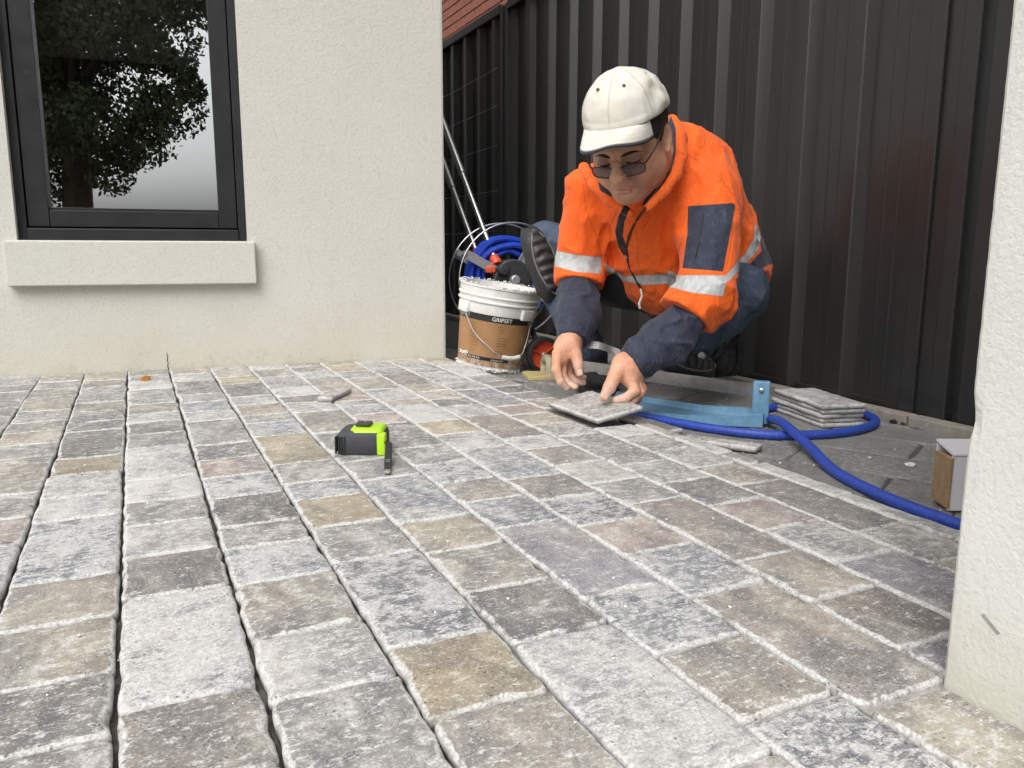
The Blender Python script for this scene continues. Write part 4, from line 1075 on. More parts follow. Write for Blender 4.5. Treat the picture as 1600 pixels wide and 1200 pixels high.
# ------------------------------------------------------------------ implicit surfaces for the worker
def sdot(a, b): return np.sum(a * b, -1)
def rcone(p, a, b, ra, rb):
    a = np.asarray(a, np.float32); b = np.asarray(b, np.float32); ba = b - a
    t = np.clip(((p - a) @ ba) / max(1e-9, float(ba @ ba)), 0, 1)
    return np.linalg.norm(p - a - t[..., None] * ba, axis=-1) - (ra + (rb - ra) * t)
def ell(p, c, r, R=None):
    q = p - np.asarray(c, np.float32)
    if R is not None: q = q @ np.asarray(R, np.float32).T
    r = np.asarray(r, np.float32)
    k0 = np.linalg.norm(q / r, axis=-1); k1 = np.linalg.norm(q / (r * r), axis=-1)
    return k0 * (k0 - 1) / np.maximum(k1, 1e-6)
def smin(a, b, k):
    h = np.clip(0.5 + 0.5 * (b - a) / k, 0, 1)
    return b + (a - b) * h - k * h * (1 - h)
def smax(a, b, k): return -smin(-a, -b, k)
def chain(p, pts, rads, k=0.004):
    d = None
    for i in range(len(pts) - 1):
        e = rcone(p, pts[i], pts[i + 1], rads[i], rads[i + 1]); d = e if d is None else smin(d, e, k)
    return d
_lat = {}
def vnoise(p, scale, seed=0):
    """smooth value noise, about -1..1"""
    if seed not in _lat: _lat[seed] = np.random.RandomState(900 + seed).uniform(-1, 1, (32, 32, 32)).astype(np.float32)
    g = _lat[seed]; q = p * scale; i = np.floor(q).astype(int); f = (q - i).astype(np.float32); f = f * f * (3 - 2 * f); i &= 31; j = (i + 1) & 31
    x0, y0, z0 = i[..., 0], i[..., 1], i[..., 2]; x1, y1, z1 = j[..., 0], j[..., 1], j[..., 2]; fx, fy, fz = f[..., 0], f[..., 1], f[..., 2]
    a = g[x0, y0, z0] * (1 - fx) + g[x1, y0, z0] * fx; b = g[x0, y1, z0] * (1 - fx) + g[x1, y1, z0] * fx
    c = g[x0, y0, z1] * (1 - fx) + g[x1, y0, z1] * fx; d = g[x0, y1, z1] * (1 - fx) + g[x1, y1, z1] * fx
    return (a * (1 - fy) + b * fy) * (1 - fz) + (c * (1 - fy) + d * fy) * fz

def surface(fun, lo, hi, h):
    """surface nets of fun < 0"""
    lo = np.asarray(lo, float); hi = np.asarray(hi, float)
    n = np.ceil((hi - lo) / h).astype(int) + 1
    xs = [lo[i] + h * np.arange(n[i]) for i in range(3)]
    V = np.empty(n, np.float32)
    for i0 in range(0, n[0], 24):
        g = np.stack(np.meshgrid(xs[0][i0:i0 + 24], xs[1], xs[2], indexing='ij'), -1).astype(np.float32)
        V[i0:i0 + 24] = fun(g.reshape(-1, 3)).reshape(g.shape[:3])
    S = V < 0
    c = [S[dx:n[0] - 1 + dx, dy:n[1] - 1 + dy, dz:n[2] - 1 + dz] for dx in (0, 1) for dy in (0, 1) for dz in (0, 1)]
    tot = sum(q.astype(np.int8) for q in c); act = (tot > 0) & (tot < 8)
    ids = np.full(act.shape, -1, np.int64); I = np.argwhere(act); ids[act] = np.arange(len(I))
    acc = np.zeros((len(I), 3)); cnt = np.zeros(len(I))
    offs = [(dx, dy, dz) for dx in (0, 1) for dy in (0, 1) for dz in (0, 1)]
    for ai, oa in enumerate(offs):
        for bi in range(ai + 1, 8):
            ob = offs[bi]
            if sum(abs(oa[t] - ob[t]) for t in range(3)) != 1: continue
            va = V[I[:, 0] + oa[0], I[:, 1] + oa[1], I[:, 2] + oa[2]]; vb = V[I[:, 0] + ob[0], I[:, 1] + ob[1], I[:, 2] + ob[2]]
            cr = (va < 0) != (vb < 0); t = np.where(cr, va / np.where(cr, va - vb, 1), 0)
            pt = np.array(oa) + t[:, None] * (np.array(ob) - np.array(oa))
            acc[cr] += pt[cr]; cnt[cr] += 1
    verts = lo + h * (I + acc / cnt[:, None])
    faces = []
    for ax in range(3):
        sl0 = [slice(None)] * 3; sl1 = [slice(None)] * 3; sl0[ax] = slice(0, -1); sl1[ax] = slice(1, None)
        A = S[tuple(sl0)]; B = S[tuple(sl1)]; E_ = np.argwhere(A != B)
        o1, o2 = [(1, 2), (2, 0), (0, 1)][ax]
        ok = (E_[:, o1] > 0) & (E_[:, o2] > 0) & (E_[:, o1] < n[o1] - 1) & (E_[:, o2] < n[o2] - 1); E_ = E_[ok]
        q = []
        for d1, d2 in ((0, 0), (1, 0), (1, 1), (0, 1)):
            w = E_.copy(); w[:, o1] -= d1; w[:, o2] -= d2; q.append(ids[w[:, 0], w[:, 1], w[:, 2]])
        q = np.stack(q, 1); fl = A[E_[:, 0], E_[:, 1], E_[:, 2]]
        q[~fl] = q[~fl][:, ::-1]; faces.append(q)
    faces = np.concatenate(faces); faces = faces[(faces >= 0).all(1)]
    return verts, faces

def normals(fun, v, e=0.0015):
    v = v.astype(np.float32); g = np.stack([fun(v + np.eye(3, dtype=np.float32)[i] * e) - fun(v - np.eye(3, dtype=np.float32)[i] * e) for i in range(3)], -1)
    return g / np.maximum(np.linalg.norm(g, axis=1), 1e-9)[:, None]

def bounds(pts, pad):
    pts = np.array(pts); return pts.min(0) - pad, pts.max(0) + pad

def addattr(o, **kw):
    for k_, v in kw.items():
        at = o.data.attributes.new(k_, 'FLOAT', 'POINT'); at.data.foreach_set('value', np.asarray(v, np.float32))

def polysd(px, poly):
    """signed distance in photo pixels, positive inside"""
    poly = np.array(poly, float); n = len(poly); d = np.full(len(px), 1e9); s = np.zeros(len(px), bool)
    for i in range(n):
        a, b = poly[i], poly[(i + 1) % n]; e = b - a; w = px - a
        t = np.clip((w @ e) / (e @ e), 0, 1); d = np.minimum(d, np.linalg.norm(w - t[:, None] * e, axis=1))
        c = (a[1] > px[:, 1]) != (b[1] > px[:, 1])
        xx = a[0] + (px[:, 1] - a[1]) / (b[1] - a[1] if b[1] != a[1] else 1e-9) * (b[0] - a[0]); s ^= c & (px[:, 0] < xx)
    return np.where(s, d, -d)

person = empty('person', (1.16, 1.68, GZ), 'person in orange and navy work jacket and white cap kneeling to set a paver', 'person')

# joints (photo pixel + distance)
NECK = P(1030, 268, 1.85); HEADC = P(982, 219, 1.68)
LSH, LEL, LWR = P(1110, 304, 1.83), P(1104, 462, 1.745), P(990, 562, 1.70)
RSH, REL, RWR = P(926, 300, 1.95), P(904, 425, 2.00), P(895, 522, 1.875)
PEL = P(1112, 432, 2.06)
LHIP, LKN, LAN = P(1140, 455, 1.97), P(1084, 525, 1.95), P(1128, 538, 2.08)
RHIP, RKN, RAN = P(1060, 450, 2.14), P(856, 388, 2.20), P(918, 560, 2.15)

# ---- fabrics
def mk_jacket():
    m = NT('workwear'); p = m.pos()
    navy, refl, dark = m.attr('navy'), m.attr('refl'), m.attr('dark')
    wv_ = m.noise(p, 1400, 2, 0.5); big = m.noise(p, 18, 4, 0.6); dirt = m.noise(p, 60, 5, 0.7)
    orange = m.mix(m.ramp(big, 0.3, 0.7), (0.90, 0.125, 0.012), (1.0, 0.165, 0.018))
    nav = m.mix(m.ramp(big, 0.3, 0.7), (0.026, 0.032, 0.055), (0.045, 0.052, 0.082))
    nav = m.mix(m.ramp(dirt, 0.56, 0.72, 0.0, 0.4), nav, (0.17, 0.17, 0.18))
    grey = m.mix(m.ramp(dirt, 0.35, 0.65), (0.44, 0.46, 0.46), (0.60, 0.61, 0.60))
    c = m.mix(m.ramp(navy, -0.25, 0.25), orange, nav)
    c = m.mix(m.ramp(refl, -0.25, 0.25), c, grey)
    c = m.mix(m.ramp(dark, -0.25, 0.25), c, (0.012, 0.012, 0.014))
    stitch = m.math('MULTIPLY', m.ramp(m.math('ABSOLUTE', refl), 0.6, 1.6, 1.0, 0.0), 0.35)
    c = m.mix(stitch, c, m.mix(1.0, c, (0.6, 0.6, 0.6), 'MULTIPLY'))
    sl = m.ramp(m.attr('seam'), 0.5, 1.5, 1.0, 0.0)
    c = m.mix(m.math('MULTIPLY', sl, 0.45), c, m.mix(1.0, c, (0.45, 0.4, 0.4), 'MULTIPLY'))
    fold = m.noise(m.vec('MULTIPLY', p, (1, 1, 0.5)), 26, 3, 0.55, dist=1.6)
    b1 = m.bump(m.math('SUBTRACT', m.math('ABSOLUTE', m.math('SUBTRACT', fold, 0.5)), m.math('MULTIPLY', m.ramp(m.attr('seam'), 0.0, 3.0, 1.0, 0.0), 0.12)), 0.6, 0.014)
    MAT['workwear'] = m.out(c, m.ramp(refl, -0.3, 0.3, 0.72, 0.42), m.bump(wv_, 0.25, 0.0005, b1), spec=0.3, **{'Sheen Weight': 0.12})
    m = NT('denim'); p = m.pos()
    a = m.noise(p, 22, 4, 0.6); t = m.noise(m.vec('MULTIPLY', p, (700, 700, 180)), 1.0, 2)
    c = m.mix(m.ramp(a, 0.3, 0.7), (0.030, 0.045, 0.080), (0.080, 0.108, 0.16)); c = m.mix(m.ramp(t, 0.4, 0.65, 0, 0.35), c, (0.20, 0.23, 0.28))
    c = m.mix(m.ramp(m.noise(p, 75, 5, 0.7), 0.58, 0.7, 0, 0.35), c, (0.32, 0.31, 0.30))
    MAT['denim'] = m.out(c, 0.85, m.bump(m.math('ADD', t, m.math('MULTIPLY', m.noise(p, 55, 3, dist=0.6), 2)), 0.4, 0.003), spec=0.2)
    m = NT('skin'); p = m.pos()
    a = m.noise(p, 45, 4, 0.6); f = m.noise(p, 700, 3, 0.6); pale, lip, stub_eyes = m.attr('dust'), m.attr('lip'), m.attr('stubble')
    c = m.mix(m.ramp(a, 0.3, 0.7), (0.65, 0.335, 0.21), (0.77, 0.43, 0.285))
    red = m.noise(p, 14, 3, 0.5)
    c = m.mix(m.ramp(red, 0.42, 0.66, 0.0, 0.55), c, (0.60, 0.20, 0.12)); c = m.mix(m.ramp(m.noise(p, 330, 3, 0.7), 0.52, 0.68, 0.0, 0.35), c, (0.36, 0.17, 0.11))
    c = m.mix(lip, c, (0.56, 0.235, 0.18)); c = m.mix(stub_eyes, c, m.mix(f, (0.24, 0.15, 0.11), (0.42, 0.26, 0.19)))
    c = m.mix(m.math('MULTIPLY', pale, m.ramp(m.noise(p, 220, 4, 0.7), 0.35, 0.6)), c, (0.68, 0.60, 0.55))
    MAT['skin'] = m.out(c, m.ramp(a, 0.3, 0.7, 0.42, 0.55), m.bump(m.math('ADD', f, m.math('MULTIPLY', m.noise(p, 160, 3), 0.8)), 0.45, 0.0015), spec=0.4, **{'Subsurface Weight': 0.12, 'Subsurface Radius': (0.008, 0.003, 0.0015), 'Subsurface Scale': 1.0})
    m = NT('cap_cotton'); p = m.pos()
    a = m.noise(p, 26, 4, 0.6); w_ = m.noise(p, 1500, 2)
    c = m.mix(m.ramp(a, 0.35, 0.7), (0.67, 0.635, 0.55), (0.77, 0.75, 0.69))
    c = m.mix(m.attr('trim'), c, (0.055, 0.06, 0.07)); c = m.mix(m.math('MULTIPLY', m.attr('seam'), 0.55), c, (0.42, 0.39, 0.32))
    MAT['cap_cotton'] = m.out(c, 0.88, m.bump(w_, 0.3, 0.0005, m.bump(m.math('SUBTRACT', m.noise(p, 60, 3), m.math('MULTIPLY', m.attr('seam'), 0.8)), 0.35, 0.002)), spec=0.2)
    m = NT('hair'); p = m.pos()
    s_ = m.noise(p, 420, 3, 0.7); c = m.mix(m.ramp(s_, 0.45, 0.75), (0.012, 0.010, 0.009), (0.10, 0.085, 0.075))
    MAT['hair'] = m.out(c, 0.55, m.bump(s_, 0.9, 0.003))
mk_jacket()
simple('boot_leather', (0.022, 0.021, 0.021), 0.6, nscale=70, namt=0.3, bump=0.5, dust=0.22)
simple('pad_black', (0.024, 0.024, 0.025), 0.5, nscale=80, namt=0.25, bump=0.3, dust=0.3)
simple('pad_grey', (0.16, 0.16, 0.155), 0.6, nscale=80, namt=0.25, dust=0.4)
simple('frame_dark', (0.035, 0.012, 0.012), 0.3)
simple('eye_dark', (0.02, 0.013, 0.01), 0.2)

# ---- jacket
def arm_l(p):
    a = rcone(p, LSH, LEL, 0.074, 0.066)
    return a
def arm_r(p): return rcone(p, RSH, REL, 0.072, 0.064)
LSL, RSL = P(1078, 495, 1.735), P(903, 448, 1.985)     # orange sleeve ends
def torso(p):
    d = rcone(p, P(1090, 276, 1.90), P(1138, 418, 2.00), 0.091, 0.099)
    d = smin(d, rcone(p, P(958, 300, 1.98), P(1010, 415, 2.07), 0.074, 0.090), 0.07)
    d = smin(d, rcone(p, P(1020, 318, 1.87), P(1042, 425, 2.00), 0.100, 0.105), 0.07)
    d = smin(d, rcone(p, P(1064, 240, 1.87), P(1010, 266, 1.90), 0.066, 0.062), 0.05)
    return d
HEML = nrm(-0.55 * RT - 0.83 * UP - 0.1 * FW).astype(np.float32); HEMR = nrm(-0.16 * RT - 0.98 * UP - 0.25 * FW).astype(np.float32)
COLL = [P(1050, 188, 1.84), P(1061, 212, 1.79), P(1063, 244, 1.745), P(1054, 274, 1.715), P(1036, 300, 1.695), P(1014, 324, 1.69)]
COLR = [P(912, 262, 1.84), P(930, 290, 1.79), P(954, 314, 1.75), P(985, 334, 1.72)]
def jacket_f(p):
    d = torso(p)
    q = p * np.array([1, 1, 0.6], np.float32)
    q = q + 0.018 * np.stack([vnoise(p, 9, 11), vnoise(p, 9, 12), vnoise(p, 9, 13)], -1)
    w1 = 1 - np.abs(vnoise(q, 15, 1)); w2 = 1 - np.abs(vnoise(q + 3.1, 31, 2))
    el = np.exp(-(np.minimum(np.linalg.norm(p - LEL, axis=-1), np.linalg.norm(p - REL, axis=-1)) / 0.08) ** 2)
    crease = (0.0075 + 0.006 * el) * (w1 ** 4 - 0.28) + (0.0045 + 0.003 * el) * (w2 ** 4 - 0.28)
    al = smin(rcone(p, LSH, LEL, 0.071, 0.060), rcone(p, LEL, P(1040, 520, 1.72), 0.061, 0.058), 0.02) - crease
    ar = smin(rcone(p, RSH, REL, 0.069, 0.060), rcone(p, REL, P(903, 480, 1.95), 0.060, 0.058), 0.02) - crease
    al = smax(al, (p - P(1064, 491, 1.735).astype(np.float32)) @ HEML, 0.004); ar = smax(ar, (p - P(898, 443, 1.97).astype(np.float32)) @ HEMR, 0.004)
    d = smin(d - crease, al, 0.034); d = smin(d, ar, 0.034)
    # collar stands up as a soft roll round the neck
    d = smin(d, chain(p, COLL, [0.014, 0.015, 0.0145, 0.014, 0.013, 0.010], 0.01), 0.010)
    d = smin(d, chain(p, COLR, [0.013, 0.013, 0.012, 0.010], 0.01), 0.010)
    return d
jpts = [LSH, LEL, LSL, RSH, REL, RSL, P(1126, 425, 2.02), P(948, 290, 1.98), P(1042, 425, 2.0), P(1062, 245, 1.9)]
lo, hi = bounds(jpts, 0.14)
jv, jf = surface(jacket_f, lo, hi, 0.0048)
jn = normals(jacket_f, jv, 0.004)
px = proj(jv); pp = px[:, :2]
facing = ((jv - CAM) * jn).sum(1) < 0.02
def both(poly): return np.where(facing, polysd(pp, poly), -30)
tl = (jv - LSH) @ nrm(LEL - LSH); trr = (jv - RSH) @ nrm(REL - RSH)
dl_, dr_, dt_ = arm_l(jv.astype(np.float32)), arm_r(jv.astype(np.float32)), torso(jv.astype(np.float32))
dl2, dr2 = dl_, dr_
refl = both([(866, 391), (900, 398), (940, 402), (940, 428), (900, 425), (867, 416)])
refl = np.maximum(refl, both([(1044, 421), (1060, 430), (1138, 430), (1130, 463), (1085, 458), (1044, 448)]))
refl = np.maximum(refl, both([(944, 410), (975, 432), (1044, 428), (1044, 443), (1000, 446), (966, 436), (946, 422)]))
refl = np.maximum(refl, both([(1180, 348), (1189, 370), (1186, 390), (1160, 418), (1136, 442), (1136, 428), (1165, 395), (1178, 372)]))
navy = both([(1075, 322), (1147, 317), (1149, 322), (1130, 424), (1066, 419), (1074, 365)])
navy = np.maximum(navy, both([(1184, 340), (1215, 350), (1215, 420), (1180, 432), (1152, 455), (1150, 436), (1162, 423), (1190, 392)]))
orange_cut = both([(1180, 424), (1215, 405), (1215, 440), (1175, 440)]); navy = np.where(orange_cut > 0, -orange_cut, navy)
navy = np.maximum(navy, both([(1048, 180), (1056, 200), (1056, 240), (1048, 270), (1032, 294), (1012, 316), (1000, 326), (1010, 306), (1028, 282), (1042, 250), (1046, 220), (1043, 195)]))
navy = np.maximum(navy, both([(934, 284), (948, 288), (960, 300), (968, 308), (952, 306), (938, 298)]))
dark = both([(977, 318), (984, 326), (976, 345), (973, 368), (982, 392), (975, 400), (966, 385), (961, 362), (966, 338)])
dark = np.maximum(dark, both([(940, 440), (1044, 446), (1044, 500), (940, 500)]) * 0 - 5)
back = ~facing
bandl = 3 - np.abs(tl - 0.255) * 180; bandr = 3 - np.abs(trr - 0.165) * 180
refl = np.where(back & (dl2 < dt_) , bandl, refl); refl = np.where(back & (dr2 < dt_) & (dr2 < dl2), bandr, refl)
jk = mesh('jacket', jv, jf, MAT['workwear'], person, True)
def polyline(pts):
    pts = np.array(pts, float); d = np.full(len(pp), 1e9)
    for a, b in zip(pts[:-1], pts[1:]):
        e = b - a; w = pp - a; t = np.clip((w @ e) / (e @ e), 0, 1); d = np.minimum(d, np.linalg.norm(w - t[:, None] * e, axis=1))
    return d
seams = [[(1058, 236), (1088, 250), (1112, 268), (1128, 280)], [(1128, 280), (1098, 308), (1074, 350), (1058, 400), (1048, 424)], [(1128, 280), (1156, 320), (1172, 350)],
         [(928, 262), (912, 290), (916, 330), (934, 372), (942, 402)], [(1026, 326), (1008, 352), (998, 382), (997, 410), (1006, 440)], [(966, 326), (954, 352), (952, 384), (958, 412)], [(1148, 330), (1140, 400), (1132, 428)],
         [(868, 436), (898, 431), (938, 446)], [(1038, 466), (1060, 467), (1084, 482), (1098, 504)]]
sd_ = np.full(len(pp), 1e9)
for q in seams: sd_ = np.minimum(sd_, polyline(q))
sd_ = np.where(facing, sd_, 50)
addattr(jk, navy=navy, refl=refl, dark=dark, seam=sd_)

# ---- navy lower sleeves with ribbed cuffs
def fore_l(p):
    d = rcone(p, LEL * 0.5 + LSL * 0.5, P(1040, 532, 1.715), 0.044, 0.048); d = smin(d, rcone(p, P(1040, 535, 1.715), P(1002, 557, 1.705), 0.049, 0.044), 0.02)
    d = smin(d, rcone(p, P(1002, 557, 1.705), P(988, 566, 1.70), 0.037, 0.035), 0.008)
    w1 = 1 - np.abs(vnoise(p + 7.7, 24, 3)); w2 = 1 - np.abs(vnoise(p + 1.7, 46, 4))
    d = d - 0.008 * (w1 ** 4 - 0.28) * np.clip(np.linalg.norm(p - LWR, axis=-1) / 0.06 - 0.3, 0, 1) - 0.0025 * (w2 ** 4 - 0.28)
    return smax(d, (p - P(983, 569, 1.70).astype(np.float32)) @ nrm(P(983, 569, 1.70) - P(1020, 546, 1.71)).astype(np.float32), 0.003)
def fore_r(p):
    d = rcone(p, REL * 0.7 + RSL * 0.3, P(903, 492, 1.93), 0.050, 0.049); d = smin(d, rcone(p, P(903, 492, 1.93), P(899, 512, 1.90), 0.050, 0.043), 0.02)
    d = smin(d, rcone(p, P(899, 514, 1.895), P(896, 524, 1.885), 0.041, 0.038), 0.008)
    w1 = 1 - np.abs(vnoise(p + 5.2, 24, 3)); w2 = 1 - np.abs(vnoise(p + 9.7, 46, 4))
    d = d - 0.007 * (w1 ** 4 - 0.28) * np.clip(np.linalg.norm(p - RWR, axis=-1) / 0.05 - 0.3, 0, 1) - 0.0025 * (w2 ** 4 - 0.28)
    return smax(d, (p - P(895, 533, 1.875).astype(np.float32)) @ nrm(P(895, 533, 1.875) - P(900, 500, 1.91)).astype(np.float32), 0.003)
for fun, pts in ((fore_l, [LEL, LSL, LWR]), (fore_r, [REL, RSL, RWR])):
    lo, hi = bounds(pts, 0.09); v, f = surface(fun, lo, hi, 0.004)
    o = mesh('lower_sleeve', v, f, MAT['workwear'], person, True); z0 = np.zeros(len(v)); addattr(o, navy=z0 + 5, refl=z0 - 5, dark=z0 - 5, seam=z0 + 50)

# ---- collar, zip and drawcord
def on_surface(x, y, fun, d0=1.5, d1=2.3):
    ds = np.linspace(d0, d1, 400); q = np.stack([P(x, y, d) for d in ds]).astype(np.float32); v = fun(q); i = np.argmax(v < 0)
    return P(x, y, ds[i] if v[i] < 0 else 1.9)
zp = [on_surface(x, y, jacket_f) - FW * 0.0045 for x, y in ((1008, 326), (996, 342), (987, 358), (981, 374), (979, 392), (981, 410), (988, 428), (998, 446), (1003, 458))]
MB().tube(catmull(zp, 4), 0.0028, 8).build('zip', MAT['black_rubber'], person, True)
m = MB(); q = on_surface(979, 398, jacket_f) - FW * 0.005; m.obox(q, RT, UP, FW, 0.0025, 0.009, 0.0012, 0.0008); m.build('zip_pull', MAT['steel'], person)
pk = [on_surface(x, y, jacket_f) - FW * 0.003 for x, y in ((1098, 335), (1096, 352), (1092, 370), (1089, 388), (1086, 404))]
MB().tube(catmull(pk, 4), 0.0016, 6).build('pocket_zip', MAT['black_rubber'], person, True)
dc = [P(1001, 452, 1.93), P(1003, 462, 1.915), P(999, 474, 1.91), P(1000, 482, 1.912)]
MB().tube(catmull(dc, 5), 0.0028, 8).build('drawcord', MAT['white_plastic'], person, True)

# ---- jeans
def jeans_f(p):
    d = ell(p, PEL, (0.112, 0.112, 0.112))
    d = smin(d, rcone(p, LHIP, LKN, 0.092, 0.060), 0.05); d = smin(d, rcone(p, RHIP, RKN, 0.092, 0.066), 0.05)
    d = smin(d, rcone(p, LKN, LAN, 0.056, 0.044), 0.03); d = smin(d, rcone(p, RKN, RAN, 0.064, 0.050), 0.03)
    w1 = 1 - np.abs(vnoise(p + 2.2, 19, 5)); w2 = 1 - np.abs(vnoise(p + 4.4, 40, 6))
    return d - 0.008 * (w1 ** 3 - 0.35) - 0.005 * (w2 ** 3 - 0.35)
lo, hi = bounds([PEL, LHIP, LKN, LAN, RHIP, RKN, RAN], 0.15); hi[0] = min(hi[0], 1.53)
v, f = surface(jeans_f, lo, hi, 0.006)
mesh('jeans', v, f, MAT['denim'], person, True)
def belt_f(p):
    d = rcone(p, P(960, 428, 2.08), P(1120, 436, 2.06), 0.088, 0.108)
    return d - 0.006 * vnoise(p, 30, 5)
lo, hi = bounds([P(960, 428, 2.08), P(1120, 436, 2.06)], 0.12); hi[0] = min(hi[0], 1.53)
v, f = surface(belt_f, lo, hi, 0.007)
o = mesh('undershirt', v, f, MAT['workwear'], person, True); z0 = np.zeros(len(v)); addattr(o, navy=z0 + 5, refl=z0 - 5, dark=z0 + 5, seam=z0 + 50)

# ---- knee pads: domed ribbed shells with straps
def kneepad(c, up, side, L, Wd, D, name='knee_pad'):
    up = nrm(up); side = nrm(side - up * (side @ up)); out = np.cross(up, side)
    if out @ (CAM - c) < 0: out = -out
    vs = []; fs = []; na, nb = 34, 18
    for i in range(na + 1):
        u_ = -1 + 2 * i / na
        for j in range(nb + 1):
            w_ = -1 + 2 * j / nb
            wid = Wd * (1 - 0.55 * abs(u_) ** 3.2); prof_ = max(0.0, 1 - abs(w_) ** 2.6) ** 0.6 * max(0.0, 1 - abs(u_) ** 5) ** 0.5
            rib = 0.0045 * (1 if math.sin(i * 2 * math.pi / 4.25 + 1.1 * abs(w_)) > -0.1 else -0.4) if abs(w_) < 0.62 and abs(u_) < 0.86 else 0
            vs.append(c + up * u_ * L + side * w_ * wid + out * (D * prof_ + rib - 0.35 * D * u_ * u_))
    for i in range(na):
        for j in range(nb): k_ = i * (nb + 1) + j; fs.append([k_, k_ + 1, k_ + nb + 2, k_ + nb + 1])
    o = mesh(name, vs, fs, MAT['pad_black'], person, True)
    o.modifiers.new('s', 'SOLIDIFY').thickness = 0.006
    rim = []
    for t in range(40):
        a = 2 * math.pi * t / 40; u_ = math.sin(a) * 0.84; w_ = math.cos(a) * 0.72
        wid = Wd * (1 - 0.55 * abs(u_) ** 3.2); prof_ = max(0.0, 1 - abs(w_) ** 2.6) ** 0.6 * max(0.0, 1 - abs(u_) ** 5) ** 0.5
        rim.append(c + up * u_ * L + side * w_ * wid + out * (D * prof_ + 0.002 - 0.35 * D * u_ * u_))
    MB().tube(rim, 0.0022, 6, True).build('pad_rim', MAT['pad_grey'], o, True)
    return o
kneepad(P(846, 412, 2.135), P(830, 358, 2.13) - P(868, 470, 2.14), RT * 0.9 + FW * 0.35, 0.105, 0.042, 0.036)
kneepad(P(1074, 570, 1.92), P(1030, 564, 1.90) - P(1122, 582, 1.95), UP * 0.85 + FW * 0.3, 0.078, 0.032, 0.034)
def band(fun, c0, ax, rad, w_, name):
    vs = []; n = 28; ax = nrm(ax); r0_ = nrm(np.cross(ax, (0.3, 0.2, 1.0))); b_ = np.cross(ax, r0_)
    for s_ in (-1, 1):
        for i in range(n): a = 2 * math.pi * i / n; vs.append(c0 + ax * s_ * w_ + rad * (math.cos(a) * r0_ + math.sin(a) * b_))
    o = mesh(name, vs, [[i, (i + 1) % n, n + (i + 1) % n, n + i] for i in range(n)], MAT['pad_black'], person, True); o.modifiers.new('s', 'SOLIDIFY').thickness = 0.004
    return o
band(None, LKN + (LAN - LKN) * 0.22, LAN - LKN, 0.066, 0.016, 'pad_strap')
band(None, RKN + (RAN - RKN) * 0.30, RAN - RKN, 0.070, 0.014, 'pad_strap')
band(None, RKN + (RHIP - RKN) * 0.16, RHIP - RKN, 0.078, 0.014, 'pad_strap')
m = MB(); m.lathe(P(1096, 556, 1.90), -FW, [(0.009, 0), (0.009, 0.004), (0.0065, 0.006), (0, 0.006)], 14); m.build('buckle', MAT['galvanised'], person, True)

# ---- boots
def boot(heel, toe, up, name='boot'):
    fwd = nrm(toe - heel); L = np.linalg.norm(toe - heel); up = nrm(up - fwd * (up @ fwd)); side = np.cross(fwd, up)
    R = np.stack([fwd, side, up]); 
    def fun(p):
        q = (p - heel.astype(np.float32)) @ R.T.astype(np.float32)
        a = ell(q, (L * 0.72, 0, 0.042), (L * 0.30, 0.046, 0.042)); b = ell(q, (L * 0.20, 0, 0.045), (L * 0.22, 0.036, 0.048))
        c = rcone(q, (L * 0.16, 0, 0.05), (L * 0.10, 0, 0.13), 0.042, 0.046); d = smin(smin(a, b, 0.05), c, 0.03)
        d = smin(d, ell(q, (L * 0.45, 0, 0.055), (L * 0.25, 0.034, 0.036)), 0.03)
        d = d - 0.0035 * (1 - np.abs(vnoise(q, 60, 7))) ** 2
        return smax(d, -(q[:, 2] - 0.014), 0.004)
    lo, hi = bounds([heel, toe, heel + up * 0.15], 0.075); v, f = surface(fun, lo, hi, 0.004)
    o = mesh(name, v, f, MAT['boot_leather'], person, True)
    m = MB()
    for i in range(13):
        t = (i + 0.5) / 13; hw = np.interp(t, [0, 0.15, 0.4, 0.72, 0.9, 1.0], [0.026, 0.037, 0.033, 0.046, 0.038, 0.018])
        if 0.36 < t < 0.46: continue
        m.obox(heel + fwd * (t * L) + up * 0.008, fwd, side, up, L / 13 * 0.36, hw, 0.008, 0.002)
    m.build('tread', MAT['black_rubber'], o)
    n = 26; vs = []
    for zz in (0.010, 0.020):
        for i in range(n):
            a = 2 * math.pi * i / n; t = 0.5 + 0.5 * math.cos(a); hw = np.interp(t, [0, 0.06, 0.2, 0.4, 0.72, 0.92, 1.0], [0.0, 0.022, 0.037, 0.034, 0.047, 0.034, 0.0]) + 0.002
            vs.append(heel + fwd * (t * L) + side * hw * (1 if math.sin(a) > 0 else -1) + up * zz)
    MB().add(vs, [[i, (i + 1) % n, n + (i + 1) % n, n + i] for i in range(n)] + [list(range(n))[::-1], [n + i for i in range(n)]]).build('sole', MAT['black_rubber'], o)
    return o
hr_ = P(905, 585, 2.20); hr_[2] = GZ; to_ = P(952, 604, 2.02); to_[2] = GZ + 0.004
boot(hr_ - nrm(to_ - hr_) * 0.05, to_, np.array([0, 0, 1.0]))
ht_ = P(1140, 528, 2.07); tt_ = P(1144, 592, 2.05); boot(ht_ + UP * 0.06, tt_ + UP * 0.004 - RT * 0.01, -RT * 0.75 - FW * 0.55)

